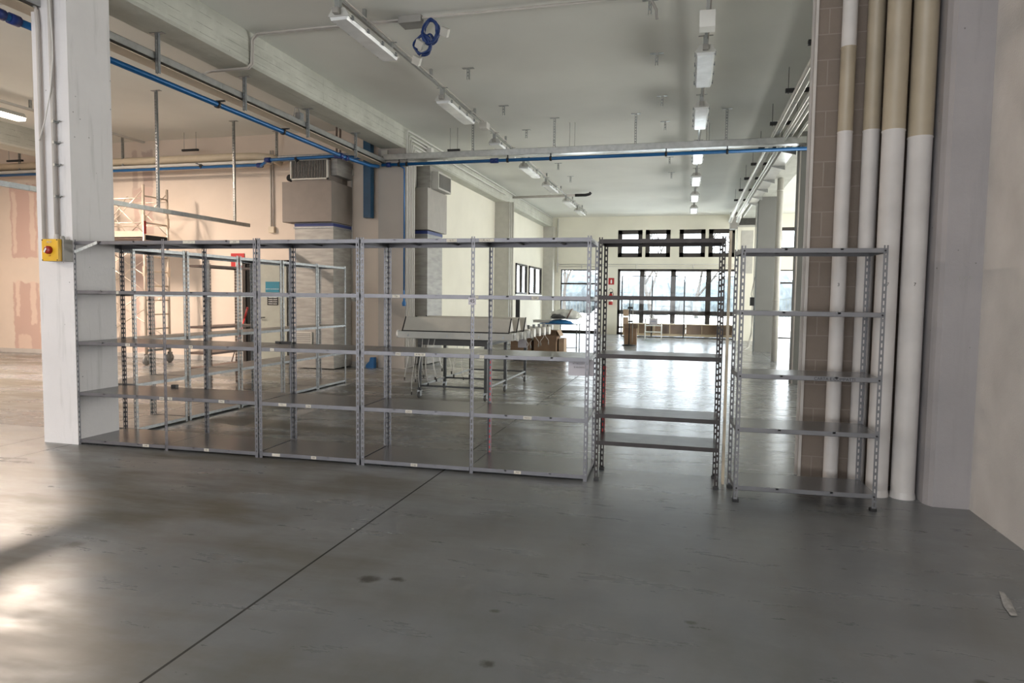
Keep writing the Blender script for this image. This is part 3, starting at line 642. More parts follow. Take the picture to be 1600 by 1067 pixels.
tag(channel(-16.9, -8.5, 12.56, 12.76, 4.225, 4.285, 'X').build('cable_tray', 'hvac2'), 'pale cable tray along the back wall under the cream pipe', 'cable tray')

def strut_mb(h, w=.041):
    """slotted hanging channel, hanging down from z=0 to -h with its ceiling plate"""
    mb = MB().box(-.09, .09, -.03, .03, -.006, 0)
    mb.box(-w/2, -w/2+.003, -.02, .02, -h, -.006).box(w/2-.003, w/2, -.02, .02, -h, -.006)
    z = -.006; a = .014
    mb.box(-w/2, -a/2, -.02, -.017, -h, -.006).box(a/2, w/2, -.02, -.017, -h, -.006)
    while z > -h+.02:
        zn = max(z-.022, -h); mb.box(-a/2, a/2, -.02, -.017, zn, z); z -= .05
    return mb
def strut(label, x, y, ztop, zbot, group=None, m='zinc2'):
    o = strut_mb(ztop-zbot).build('strut_hanger', m); o.location = (x, y, ztop); return tag(o, label, 'hanger', group)
strut_places = ('over the left end', 'left of centre', 'right of centre', 'beside the right lamp row')
for i, x in enumerate((-4.2, -2.56, -1.02, .60)): strut('slotted strut holding the long cable tray, ' + strut_places[i], x, 13.06, ZC, 4.30, 'struts of the long cable tray')
for i, y in enumerate((6.83, 8.44, 10.07, 11.72)): strut('slotted strut under the left beam, %s from the camera' % ('first', 'second', 'third', 'fourth')[i], -6.06, y, 4.52, 4.06, 'struts under the left beam', 'galv')
for i, y in enumerate((9.95, 12.0)): strut('long strut dropping from the left ceiling to the %s of the hanging light rail' % ('middle', 'far end')[i], -8.88, y, ZC, 2.97, 'struts of the hanging light rail', 'galv' if i == 0 else 'zinc2')
for i, (x, y) in enumerate(((-12.2, 12.65), (-15.1, 12.65), (-8.5, 12.9))): strut(('strut above the pipes right of the left column', 'strut above the pipes left of the left column', 'strut beside the ventilation unit above the wall conduits')[i], x, y, ZC, 4.28 if i < 2 else 4.4)
for x in (-6.88, -6.80): tag(MB((x, 12.5, 4.5)).box(x-.012, x+.012, 12.48, 12.52, 4.34, ZC).build('threaded_rod', 'umber'), 'red-brown rod hanging above the ventilation unit', 'rod', 'red-brown rods')
bracket0 = strut_mb(.17).mesh('ceiling_bracket', 'zinc2')
for x, ys, side in ((-3.3, (10.0, 12.05, 13.85, 15.6, 17.4, 19.3), 'left'), (-.51, (8.2, 9.97, 12.04, 13.74, 17.15, 19.2), 'right')):
    for i, y in enumerate(ys):
        o = bpy.data.objects.new('ceiling_bracket', bracket0); COL.objects.link(o); o.location = (x, y, ZC)
        tag(o, 'T-shaped metal bracket stub, %s from the camera in the %s ceiling line' % (('first', 'second', 'third', 'fourth', 'fifth', 'sixth')[i], side), 'bracket', 'bracket stubs on the hall ceiling')

def coupling(mb, c, ax, r=.045, l=.05):
    c = Vector(c); d = Vector(ax).normalized()*l/2; return mb.cyl(c-d, c+d, r, 14)
bp = thing('compressed_air_pipe', 'blue air pipe crossing the hall below the long cable tray', 'pipe', (-2, 12.93, 4.16))
MB().tube([(-4.1, 0, 0), (3.95, 0, 0)], .032, 14).build('pipe', 'blue', bp)
for x in (-5.95, -3.75, -3.68): coupling(MB(), (x+2, 0, 0), (1, 0, 0), .047, .09).build('coupling', 'dkblue', bp)
for x in (-5.72, -5.55, -3.45, -2.6, -.45, .62): MB().cyl((x+2-.02, 0, 0), (x+2+.02, 0, 0), .045, 14).box(x+1.99, x+2.01, -.01, .01, 0, .10).build('pipe_clamp', 'black', bp)
bp2 = thing('compressed_air_pipe', 'blue air pipe running back beneath the left beam', 'pipe', (-6.28, 9, 4.08))
MB().tube([(0, -9, 0), (0, 2.6, .0), (.05, 3.6, .02), (.12, 3.90, .05)], .036, 14).build('pipe', 'blue', bp2)
for y in (-3.9, -3.75, 2.55, 2.75): coupling(MB(), (0, y, 0), (0, 1, 0), .052, .1).build('coupling', 'dkblue', bp2)
for y in (-2.8, -.85, .7): MB().cyl((0, y-.02, 0), (0, y+.02, 0), .05, 14).box(-.01, .12, y-.01, y+.01, .03, .05).build('pipe_clamp', 'black', bp2)
bp3 = thing('compressed_air_pipe', 'blue air pipe along the left back wall', 'pipe', (-11, 12.5, 4.17))
MB().tube([(-5.9, 0, 0), (2.25, 0, 0), (2.5, -.15, -.05), (2.75, -.29, .03), (4.3, -.29, .05), (4.75, .12, .07)], .032, 12).build('pipe', 'blue', bp3)
for x, y, z in ((-3.0, 0, 0), (2.45, -.12, -.03), (2.75, -.29, .03), (4.3, -.29, .05)): coupling(MB(), (x, y, z), (1, 0, 0), .05, .12).build('coupling', 'dkblue', bp3)
for x in (.95, 3.4): MB().cyl((x-.02, 0 if x < 2 else -.29, .01), (x+.02, 0 if x < 2 else -.29, .03), .048, 14).box(x-.03, x+.01, -.15, .0, .05, .06).build('pipe_clamp', 'black', bp3)
tag(MB((-11, 12.7, 4.42)).tube([(-16.9, 12.7, 4.40), (-9.4, 12.7, 4.40), (-8.85, 12.72, 4.39), (-8.55, 12.8, 4.36), (-8.4, 12.95, 4.3)], .085, 16).tube([(-16.9, 12.93, 4.42), (-9.3, 12.93, 4.42)], .05, 12).build('cream_pipe', 'creampipe'), 'thick cream insulated pipe along the top of the back wall', 'pipe')
tag(channel(-8.3, -6.25, 12.62, 12.8, 4.28, 4.37, 'X').build('cable_tray', 'galv'), 'short metal tray passing above the left ventilation unit', 'cable tray')
tag(MB((-6.41, 12.9, 3.9)).box(-6.49, -6.33, 12.88, 13.04, 3.10, 4.75).build('blue_duct', 'tealblue'), 'square blue duct hanging on the back wall beside the taupe column', 'duct')
tag(MB((-5.64, 13.03, 2.9)).tube([(-5.70, 12.95, 4.13), (-5.655, 13.03, 4.10), (-5.65, 13.03, 4.0), (-5.65, 13.03, 1.62)], .016, 10).lathe([(.035, 1.30), (.045, 1.36), (.02, 1.42), (.016, 1.62)], (-5.65, 13.03, 0), 12).build('drop_pipe', 'blue'), 'thin blue pipe dropping down the taupe column', 'pipe')
for i, (y, z) in enumerate(((13.12, 4.88), (13.22, 4.80), (13.31, 4.73), (13.40, 4.65), (13.49, 4.57))):
    tag(MB((-5.63, y, z)).tube([(-5.63, y, 0.02), (-5.63, y, z-.08), (-5.63, y+.02, z-.02), (-5.63, y+.09, z), (-5.63, (28.4, 14.6, 20.9, 14.2, 14.2)[i], z)], .017, 8).build('conduit', 'white'), 'pale conduit bending from the taupe column along the hall beam, %s from the top' % ('first', 'second', 'third', 'fourth', 'fifth')[i], 'conduit', 'conduits along the hall beam')
tag(MB((-5.6, 14.3, 4.68)).box(-5.64, -5.52, 14.2, 14.36, 4.60, 4.76).build('junction_box', 'white', bevel=.004), 'white junction box on the conduits of the hall beam', 'box')
tag(MB((-6.08, 13.0, 4.45)).box(-6.16, -6.02, 13.02, 13.08, 4.36, 4.48).build('junction_box', 'hvac2', bevel=.004), 'small box at the top of the taupe column', 'box')
tag(MB((-6.1, 10.0, 4.33)).box(-6.13, -6.04, 9.82, 9.92, 4.29, 4.40).tube([(-6.09, 9.87, 4.4), (-6.09, 9.85, 4.47), (-6.12, 9.80, 4.47), (-6.13, 9.76, 4.3)], .006, 6).build('junction_box', 'galv'), 'small grey box on the tray beneath the left beam', 'box')
# conduits across the near ceiling and over the beam
for k in range(2):
    y = 8.03+.035*k
    tag(MB((-3, y, 4.92)).tube([(-6.36-.15*k, y-.02, 4.30), (-6.36-.15*k, y-.02, 4.46), (-6.28, y, 4.49), (-5.72, y, 4.49), (-5.66, y, 4.54), (-5.65, y, 4.85), (-5.58, y, 4.92), (-.75 if k == 0 else -3.45, y, 4.92)], .014, 10).build('conduit', 'conduit'), ('long grey conduit crossing the near ceiling to the dangling end', 'short grey conduit from the beam to the grey ceiling box')[k], 'conduit')
tag(MB((-.5, 8.05, 4.8)).tube([(-.75, 8.03, 4.92), (-.58, 8.03, 4.91), (-.48, 8.03, 4.86), (-.43, 8.03, 4.76), (-.42, 8.03, 4.66)], .018, 10).build('flexible_conduit', 'boxgrey'), 'flexible grey conduit end hanging from the ceiling', 'conduit')
tag(MB((-3.4, 8.08, 4.93)).box(-3.55, -3.25, 7.98, 8.2, 4.86, 4.949).build('junction_box', 'boxgrey', bevel=.005), 'grey box on the near ceiling above the blue cable coil', 'box')
cc = thing('cable_coil', 'coil of dark blue cable with three plug boxes hanging from the ceiling', 'cable coil', (-3.15, 8.05, 4.9))
def coil(cx, cz, rx, rz, turns, seed):
    random.seed(seed); pts = []
    n = turns*26
    for i in range(n+1):
        a = 2*PI*i/26; j = 1 + .14*math.sin(i*.37+seed)
        pts.append((cx+rx*j*math.cos(a)+.008*math.sin(i*.9), .02*math.sin(i*.21)+.015*math.cos(i*.5), cz+rz*(1+.07*math.cos(i*.29+seed))*math.sin(a)))
    return pts
MB().tube(coil(.0, -.15, .095, .14, 8, 1), .0115, 7).build('cable_loop', 'cable', cc)
MB().tube(coil(-.10, -.30, .10, .115, 5, 3), .0115, 7).build('cable_loop', 'cable', cc)
MB().tube(coil(-.02, -.24, .05, .06, 3, 5), .0115, 7).build('cable_loop', 'cable', cc)
for c, rr in (((.19, -.01, -.17), .45), ((-.13, -.02, -.30), .6), ((-.17, -.02, -.49), .5)):
    MB().obox(c, (.105, .055, .10), (.5, rr, 0)).build('plug_box', 'hvac2', cc, bevel=.004)
MB().tube([(-.10, 0, -.40), (-.15, -.01, -.45)], .007, 7).tube([(-.02, 0, -.22), (-.1, -.01, -.28)], .007, 7).tube([(-.1, 0, 0), (-.09, 0, -.1), (-.08, 0, -.2)], .01, 7).build('cable_tail', 'boxgrey', cc)

# lamps
def lamp(label, group, m_diff='diffuser', L=1.38, W=.25):
    t = thing('ceiling_lamp', label, 'lamp', (0, 0, 0), 0, group)
    b = MB().prism([(-W/2+.05, .11), (-W/2, .035), (-W/2, .02), (W/2, .02), (W/2, .035), (W/2-.05, .11)], 0, L, 'Y').build('housing', 'lampbody', t)
    MB().prism([(-W/2+.012, .02), (-W/2+.03, -.018), (W/2-.03, -.018), (W/2-.012, .02)], .012, L-.012, 'Y').build('diffuser', m_diff, t)
    for k in range(4):
        for s in (-1, 1): MB().box(s*W/2-.008, s*W/2+.008, .10+k*(L-.2)/3-.02, .10+k*(L-.2)/3+.02, .005, .05).build('clip', 'galv', b)
    for y in (.0, L): MB().box(-.03, .03, y-.03, y+.03, .10, .22).box(-.09, .09, y-.01, y+.01, .215, .222).build('mount', 'zinc2', t)
    for y in (-.05, L+.03): MB().box(-.035, .035, y-.03, y+.03, .03, .09).build('connector', 'boxgrey', t)
    return remember(t)
ORDL = ('nearest', 'second', 'third', 'fourth', 'fifth', 'sixth', 'seventh', 'eighth')
lampL = None
for i, y in enumerate((7.08, 10.42, 13.45, 16.0, 18.65, 21.85, 24.2)):
    if i == 0: lampL = lamp('x', 'lamps of the left ceiling row'); o = lampL
    else: o = dup(lampL)
    o.location = (-3.87, y, 4.60); o['label'] = ORDL[i] + ' unlit batten lamp in the left ceiling row'
for i, y in enumerate((6.1, 9.15, 11.70, 14.95, 18.1, 21.2, 24.2)):
    o = dup(lampL); o.location = (.135, y, 4.62); o['label'] = ORDL[i] + ' batten lamp in the right ceiling row, bright with reflected daylight'; o['group'] = 'lamps of the right ceiling row'
for nm, x in (('left', -3.87), ('right', .135)):
    t = thing('lamp_rail', 'metal rail carrying the %s ceiling row of lamps' % nm, 'rail', (x, 5, 4.79))
    MB().box(-.018, .018, 0, 21.4, 0, .03).build('rail', 'zinc', t); MB().tube([(.032, 0, .04), (.032, 21.4, .04)], .009, 8).build('conduit', 'conduit', t)
    for k in range(10): MB().box(-.02, .02, .5+2.2*k, .54+2.2*k, .03, .16).build('bracket', 'zinc2', t)
tag(MB((-3.80, 12.5, 4.7)).box(-3.87, -3.72, 12.4, 12.6, 4.66, 4.78).build('junction_box', 'white', bevel=.005), 'white box on the left lamp rail just before the long cable tray', 'box')
tag(MB((.13, 8.35, 4.66)).box(.045, .22, 8.22, 8.40, 4.60, 4.79).build('junction_box', 'signwhite', bevel=.005), 'white box between the first two lamps of the right row', 'box')

# lit lamps of the left bay
litlab = ('lit lamp at the far left above the cream pipe',)
lit0 = None
for i, y in enumerate((8.65, 5.9, 3.1, .4, -2.4)):
    pw = (570, 170, 90, 150, 260)[i]
    t = thing('lit_lamp', ('lit warm batten lamp at the far left edge of the view' if i == 0 else 'lit warm batten lamp of the left bay, %s towards the camera' % ('', 'next', 'second', 'third', 'fourth')[i]), 'lamp', (-11.78, y, 4.60), 0, 'lit lamps of the left bay')
    MB().prism([(-.05, .11), (-.11, .03), (.11, .03), (.05, .11)], 0, 1.3, 'Y').build('housing', 'lampbody', t)
    MB().prism([(-.10, .03), (-.08, -.02), (.08, -.02), (.10, .03)], .01, 1.29, 'Y').build('lit_diffuser', 'lit', t)
    area('lamp_light', (-11.78, y+.65, 4.56), (0, 0, 0), .2, 1.3, pw, (1.0, .82, .68))
tag(MB((-11.5, 9, 4.8)).box(-11.62, -11.56, -6, 12.6, 4.76, 4.80).build('lamp_rail', 'hvac2'), 'rail above the lit lamps of the left bay', 'rail')
for y in (9.95,): tag(MB((-11.59, y, 4.87)).box(-11.61, -11.57, y-.02, y+.02, 4.80, ZC).build('rail_bracket', 'zinc2'), 'bracket of the rail above the lit lamp', 'bracket')

# hanging light rail of the left bay
hr = thing('hanging_light_rail', 'thin metal light rail hanging low on struts in the left bay', 'rail', (-8.88, 9.6, 2.93))
for i, (a, b, m_) in enumerate(((-6, -2.05, 'galv'), (-2.05, -1.85, 'zinc2'), (-1.85, -1.45, 'zinc'), (-1.45, -.82, 'boxgrey'), (-.82, .42, 'zinc'), (.42, .62, 'zinc2'), (.62, 1.05, 'galv'), (1.05, 1.25, 'boxgrey'), (1.25, 2.85, 'zinc2'))):
    MB().box(-.035, .035, a, b, -.035, .035).build('rail_section', m_, hr)

# wire hangers with dark clamps
def wire(label, x, y, zb, horiz='X', gap=.16, group='wire hangers with dark clamps', zt=ZC):
    t = thing('wire_hanger', label, 'hanger', (x, y, zb), 0, group)
    d = (gap/2, 0) if horiz == 'X' else (0, gap/2)
    for s in (-1, 1): MB().cyl((s*d[0], s*d[1], 0), (s*d[0], s*d[1], zt-zb), .005, 6).build('rod', 'boxgrey', t)
    MB().box(-d[0]-.05, d[0]+.05, -d[1]-.025, d[1]+.025, -.02, .02).build('clamp', 'black', t)
wire('pair of thin rods with dark clamp above the long tray at the taupe column', -4.72, 13.4, 4.50)
wire('pair of thin rods with dark clamp above the middle of the long tray', -2.28, 13.45, 4.45, gap=.10)
wire('thin rods with dark clamp above the long tray under the right lamp row', .30, 14.0, 4.5, gap=.05)
wire('thin rods with dark clamp on the cream pipe right of the left column', -10.42, 12.62, 4.57, gap=.30)
wire('thin rods with dark clamp on the cream pipe left of the left column', -15.2, 12.62, 4.52, gap=.35)

# right: ceiling pipes, tray
for i, (x, z) in enumerate(((1.46, 4.50), (1.70, 4.50))):
    t = thing('ceiling_pipe', ('pale clad pipe under the ceiling on the right, the one nearer the lamps', 'pale clad pipe under the ceiling on the right, the one nearer the beam')[i], 'pipe', (x, 16, z), 0, 'pair of clad pipes under the right ceiling')
    MB().tube([(0, -9.7, 0), (0, 9.0, 0), (0, 9.3, -.06), (-.06+.02*i, 9.5, -.22)], .065, 18).build('pipe', 'clad', t)
    for y in range(-9, 9, 2): MB().cyl((0, y-.012, 0), (0, y+.012, 0), .068, 18).build('seam_band', 'zinc', t)
for i, (x, z) in enumerate(((1.38, 4.40), (1.57, 4.40), (1.585, 4.33), (1.80, 4.38))):
    tag(MB((x, 16, z)).tube([(x, 6.3, z), (x, 24.9, z)], .02 if i != 2 else .014, 10).build('small_pipe', 'clad'), 'slim pale pipe beneath the clad pipes on the right, %s from the left' % ('first', 'second', 'third', 'fourth')[i], 'pipe', 'slim pipes on the right')
for i, y in enumerate((9.0, 10.95, 12.9, 14.9, 16.6, 18.5, 20.4, 22.4)):
    t = thing('pipe_hanger', ORDL[i] + ' dark hanger bar under the clad pipes on the right', 'hanger', (1.56, y, 4.56), 0, 'hangers of the clad pipes')
    for s in (-.20, .20): MB().cyl((s, 0, 0), (s, 0, ZC-4.56), .005, 6).build('rod', 'black', t)
    MB().box(-.24, -.12, -.03, .03, .02, .075).box(.02, .12, -.03, .03, .02, .075).box(.20, .26, -.03, .03, .02, .075).box(-.24, .26, -.01, .01, .06, .075).build('clamp', 'black', t)
t = thing('wide_cable_tray', 'wide pale cable tray with wall brackets under the right beam', 'cable tray', (1.75, 17, 4.30))
MB().box(-.12, .12, -3.5, 4.0, 0, .004).box(-.12, -.116, -3.5, 4, 0, .06).box(.116, .12, -3.5, 4, 0, .06).build('tray', 'clad', t)
for y in (-3.3, -1.8, -.1, 1.3, 2.6, 3.8): MB().prism([(-.13, -.004), (.13, -.004), (.13, -.09), (-.13, -.02)], y-.012, y+.012, 'Y').build('bracket', 'zinc2', t)
tag(MB((2.13, 18, 2)).tube([(2.14, 18, 0), (2.14, 18, 4.5)], .075, 16).cyl((2.14, 18, 4.19), (2.14, 18, 4.23), .085, 16).cyl((2.14, 18, 1.5), (2.14, 18, 1.53), .082, 16).build('downpipe', 'hvac2'), 'pale round downpipe standing between the two grey columns', 'pipe')
tag(MB((-4.5, 22, 4.8)).tube([(-5.68, 22, 4.80), (-3.55, 22, 4.82)], .04, 12).build('cross_pipe', 'conduit'), 'pale pipe jutting from the hall beam below the lamps', 'pipe')
tag(MB((-3.3, 22, 4.82)).tube([(-3.60, 22, 4.82), (-3.25, 22, 4.82), (-3.13, 22, 4.85), (-3.09, 22, 4.90)], .048, 12).build('pipe_elbow', 'black'), 'black elbow at the end of the pipe jutting from the hall beam', 'elbow')

# ------------------------------------------------------------------ ventilation units
def vent_grille(parent, x0, x1, z0, z1, y, axis='Y', n=12, fm='hvac2'):
    f = MB(); b = .03
    def bx(mb, u0, u1, a0, a1, d0, d1):
        return mb.box(u0, u1, y+d0, y+d1, a0, a1) if axis == 'Y' else mb.box(y-d1, y-d0, u0, u1, a0, a1)
    bx(f, x0, x0+b, z0, z1, -.03, 0); bx(f, x1-b, x1, z0, z1, -.03, 0); bx(f, x0, x1, z0, z0+b, -.03, 0); bx(f, x0, x1, z1-b, z1, -.03, 0)
    fr = f.build('grille_frame', fm, parent)
    bx(MB(), x0+b, x1-b, z0+b, z1-b, -.004, 0).build('grille_back', 'dark', fr)
    s = MB(); w = (x1-x0-2*b)/n
    for k in range(n): bx(s, x0+b+w*(k+.38), x0+b+w*(k+.62), z0+b, z1-b, -.022, -.004)
    s.build('grille_blades', 'boxgrey', fr)
u1 = thing('ventilation_unit', 'tall taupe ventilation unit with metal duct against the left back wall', 'ventilation unit', (-7.4, 12.3, 0))
MB().box(-.34, .52, .05, .80, .02, 2.95).build('duct', 'duct', u1)
for z in (.95, 1.95): MB().box(-.345, .525, .045, .80, z-.008, z+.008).build('duct_seam', 'boxgrey', u1)
MB().box(-.36, .54, .03, .82, 2.84, 2.865).build('strap', 'galv', u1); MB().box(-.345, .525, .045, .82, 2.88, 2.94).build('blue_collar', 'dkblue', u1)
MB().box(-.56, .54, -.05, .82, 2.96, 3.76).build('cabinet', 'hvac', u1, bevel=.006)
hd = MB().box(-.38, .42, .02, .80, 3.76, 4.20).build('head', 'hvac', u1); vent_grille(u1, -.40, .44, 3.80, 4.21, .02, n=22)
MB().box(.42, .56, .15, .80, 3.9, 4.24).build('upper_duct', 'duct', u1)
MB().lathe([(0, -.14), (.07, -.14), (.08, 0), (.08, .1)], (-.46, .2, 3.86), 14, 'Y').build('spout', 'dark', u1)
lv = thing('louvre_grille', 'white louvre grille low on the left ventilation duct', 'grille', (-7.57, 12.33, .56))
MB().box(-.22, .22, -.02, .015, -.19, .19).build('plate', 'hvac2', lv)
sl = MB(); [sl.box(-.19, .19, -.03, -.02, -.17+.04*k, -.15+.04*k) for k in range(9)]; sl.build('louvres', 'boxgrey', lv)

u2 = thing('ventilation_unit', 'grey ventilation unit with silver duct on the hall wall, seen from its end', 'ventilation unit', (-5.75, 14.4, 0))
MB().box(-.25, .25, -.46, .46, .02, 2.92).build('duct', 'duct', u2)
for z in (1.0, 1.9): MB().box(-.25, .256, -.465, .465, z-.008, z+.008).build('duct_seam', 'boxgrey', u2)
MB().box(-.25, .26, -.47, .47, 2.80, 2.83).build('strap', 'galv', u2); MB().box(-.25, .255, -.465, .465, 2.86, 2.93).build('blue_collar', 'dkblue', u2)
MB().box(-.25, .27, -.50, .70, 2.95, 3.85).build('cabinet', 'hvac3', u2, bevel=.006)
MB().box(-.20, .24, -.30, .52, 3.85, 4.35).build('head', 'duct', u2); vent_grille(u2, -.10, .75, 3.84, 4.22, .28, 'X', n=20) if False else None
hg = MB().box(.24, .40, -.20, .62, 3.86, 4.24).build('grille_box', 'hvac2', u2)
bl = MB(); bl.box(.40, .404, -.15, .57, 3.90, 4.20); bl.build('grille_back', 'dark', hg)
bl = MB(); [bl.box(.404, .41, -.13+.045*k, -.11+.045*k, 3.90, 4.20) for k in range(15)]; bl.build('grille_blades', 'boxgrey', hg)
MB().tube([(-.1, -.40, 3.86), (-.1, -.40, 4.5)], .06, 12).build('side_pipe', 'hvac2', u2)

u3 = thing('ventilation_unit', 'pale ventilation unit with dark grille at the far right end of the hall', 'ventilation unit', (2.07, 26.6, 0))
MB().box(-.33, .33, 0, .7, 0, 4.20).build('cabinet', 'cream', u3); MB().box(-.20, .22, -.012, 0, 2.5, 4.08).build('panel', 'hvac2', u3)
MB().box(-.36, .36, -.03, .7, 4.20, 4.60).build('head', 'hvac2', u3); vent_grille(u3, -.33, .33, 4.24, 4.55, -.03, n=14)
MB().box(-.60, -.36, -.05, .5, 4.15, 4.75).build('side_box', 'boxgrey', u3)
bd = MB((2.22, 27.75, 0)).box(1.98, 2.44, 27.7, 27.76, .56, 2.40).build('warm_lit_wall_panel', 'orange'); tag(bd, 'added peach panel for warm-lit wall at the far right behind the dark partition frame', 'panel')  # added panel; its peach colour stands in for warm light on the cream wall

# wall conduits and boxes on the back wall
for k in range(2):
    tag(MB((-8.8, 13.12, 3.6)).tube([(-8.80+.055*k, 13.12, 4.6), (-8.80+.055*k, 13.12, 2.96)], .016, 8).build('conduit', 'conduit'), 'short conduit dropping to the small box on the back wall, %s of a pair' % ('left', 'right')[k], 'conduit')
tag(MB((-8.77, 13.1, 2.9)).box(-8.84, -8.70, 13.07, 13.15, 2.84, 2.97).build('junction_box', 'creampipe', bevel=.004), 'small square box at the lower end of the paired wall conduits', 'box')
tag(MB((-6.90, 13.12, 2.8)).tube([(-6.87, 13.12, 4.0), (-6.87, 13.12, 1.55)], .015, 8).build('conduit', 'conduit'), 'long conduit running down the back wall right of the ventilation unit', 'conduit')
tag(MB((-6.92, 13.1, 4.06)).box(-7.0, -6.83, 13.07, 13.15, 4.0, 4.14).tube([(-6.95, 13.12, 4.14), (-6.95, 13.12, 4.4)], .012, 8).tube([(-6.90, 13.12, 4.14), (-6.90, 13.12, 4.4)], .012, 8).build('junction_box', 'hvac2'), 'small box near the ceiling right of the ventilation unit', 'box')
ws = thing('wall_switch', 'small wall switch plate at the foot of the long wall conduit', 'switch', (-6.87, 13.1, 1.47)); MB().box(-.08, .08, 0, .05, -.09, .09).build('plate', 'hvac2', ws); MB().box(-.04, .04, -.01, 0, -.04, .04).build('rocker', 'signwhite', ws)
sg = thing('sign', 'red fire equipment sign on the back wall left of the grey-green door', 'sign', (-9.66, 13.13, 2.23)); MB().box(-.17, .17, 0, .015, -.17, .17).build('plate', 'signred', sg)
MB().prism([(-.05, -.12), (.03, -.12), (.03, .04), (.0, .09), (-.03, .09), (-.05, .04)], -.004, 0, 'Y').box(.06, .12, -.004, 0, -.10, .05).build('pictogram', 'signwhite', sg)
br = thing('broom', 'red-handled broom leaning behind the galvanised shelving', 'broom', (-8.32, 11.0, 0))
MB().tube([(0, 0, .06), (.16, .0, .48)], .011, 8).build('lower_stick', 'umber', br); MB().tube([(.16, 0, .48), (.36, 0, 1.05)], .013, 8).build('handle', 'redtape', br); MB().tube([(.36, 0, 1.05), (.43, 0, 1.26)], .018, 8).build('grip', 'red', br)
MB().box(-.16, .16, -.03, .03, 0, .07).build('head', 'boxgrey', br)
tag(MB((-6.36, 12.98, 0)).prism([(-6.46, 0), (-6.28, 0), (-6.28, .22), (-6.36, .22), (-6.38, .14), (-6.46, .06)], 12.92, 13.04, 'Y').build('blue_block', 'blue'), 'small blue plastic block standing on the floor at the back wall', 'block')

# ------------------------------------------------------------------ scaffold tower
sc = thing('scaffold_tower', 'wheeled aluminium scaffold tower behind the left column', 'scaffold', (-10.9, 11.8, 0))
for x in (0, -1.75):
    for y in (0, .66):
        p = MB().tube([(x, y, .22), (x, y, 3.72)], .028, 10).build('upright', 'alu', sc)
        for z in (1.95, 3.0): MB().box(x-.03, x+.03, y-.03, y+.03, z-.10, z+.10).build('joint_sleeve', 'alu', p)
    for z in (.45, .75, 1.05, 1.35, 1.65, 1.95, 2.25, 2.55, 2.95, 3.22, 3.50): MB().tube([(x, 0, z), (x, .66, z-.0)], .016, 8).build('rung', 'alu', sc)
    MB().tube([(x, 0, .3), (x, .66, .3)], .026, 8).build('base_beam', 'galv', sc)
    for y in (0, .66):
        w = MB().lathe([(0, -.03), (.09, -.03), (.105, -.015), (.105, .015), (.09, .03), (0, .03)], (x+.03, y-.04, .105), 20, 'X').build('wheel', 'wheel', sc)
        MB().box(x-.02, x+.08, y-.05, y+.03, .10, .14).box(x-.012, x-.004, y-.06, y, .09, .23).box(x+.064, x+.072, y-.06, y, .09, .23).cyl((x, y, .12), (x, y, .28), .018, 8).build('fork', 'boxgrey', w)
for y in (0, .66):
    for z0 in (.5, 1.55):
        MB().tube([(0, y-.03, z0), (-1.75, y-.03, z0+1.0)], .010, 6).build('brace', 'alu', sc); MB().tube([(0, y-.03, z0+1.0), (-1.75, y-.03, z0)], .010, 6).build('brace', 'alu', sc)
    for a, b in ((2.75, 3.6), (3.6, 2.75)): MB().tube([(0, y-.03, a), (-1.0, y-.03, b)], .010, 6).tube([(-1.0, y-.03, b), (-1.75, y-.03, a)], .010, 6).build('brace', 'alu', sc)
    for z in (2.95, 3.45): MB().tube([(0, y, z), (-1.75, y, z)], .012, 6).build('guard_rail', 'alu', sc)
    MB().box(-1.75, -.02, y-.02, y, 2.66, 2.78).build('toe_board', 'alu', sc)
MB().box(-1.72, -.03, .02, .64, 2.62, 2.68).build('platform', 'umber', sc)
MB().box(.0, .012, .03, .63, 2.60, 2.70).build('end_board', 'dark', sc)
MB().box(.028, .034, -.03, .03, 2.72, 2.98).build('red_label', 'signred', sc)

# ------------------------------------------------------------------ trolley table with stacked light fixtures
tt = thing('trolley_table', 'black steel trolley frame on castors carrying the stacked light fixtures', 'table', (-3.28, 9.35, 0))
for y in (0, 1.08, 2.45):
    for x in (-.52, .50):
        lg = MB().box(x-.022, x+.022, y-.022, y+.022, .12, .84).build('leg', 'blksteel', tt)
        wl = MB().lathe([(0, -.015), (.042, -.015), (.048, 0), (.042, .015), (0, .015)], (x, y-.02, .048), 16, 'X').build('castor_wheel', 'rubber', lg)
        MB().box(x-.026, x-.020, y-.04, y+.02, .04, .12).box(x+.020, x+.026, y-.04, y+.02, .04, .12).box(x-.03, x+.03, y-.03, y+.03, .105, .122).build('castor_fork', 'galv', wl)
    MB().box(-.50, .48, y-.014, y+.014, .175, .20).build('cross_rail', 'blksteel', tt); MB().box(-.54, .52, y-.02, y+.02, .80, .84).build('top_rail', 'blksteel', tt)
for x in (-.52, .50): MB().box(x-.014, x+.014, 0, 2.45, .175, .20).build('side_rail', 'galv', tt); MB().box(x-.02, x+.02, 0, 2.45, .80, .84).build('top_side_rail', 'blksteel', tt)
MB().box(-.54, .52, -.03, -.022, .795, .88).build('front_panel', 'rubber', tt); MB().box(-.54, .52, -.02, 2.47, .84, .87).build('top', 'boxgrey', tt)
hoods = ('front-most', 'second', 'third')
def cable(parent, x, y, z0, drop, seed, plug='black'):
    random.seed(seed); pts = []; x0 = x
    for k in range(8):
        pts.append((x + .028*math.sin(k*.6+seed), y + .02*math.cos(k*.5+seed), z0 - drop*k/7))
    c = MB().tube(pts, .0045, 6).build('cable', 'white', parent)
    e = Vector(pts[-1]); MB().cyl(e, e + Vector((.0, 0, -.045)), .011, 8).build('plug', plug, c)
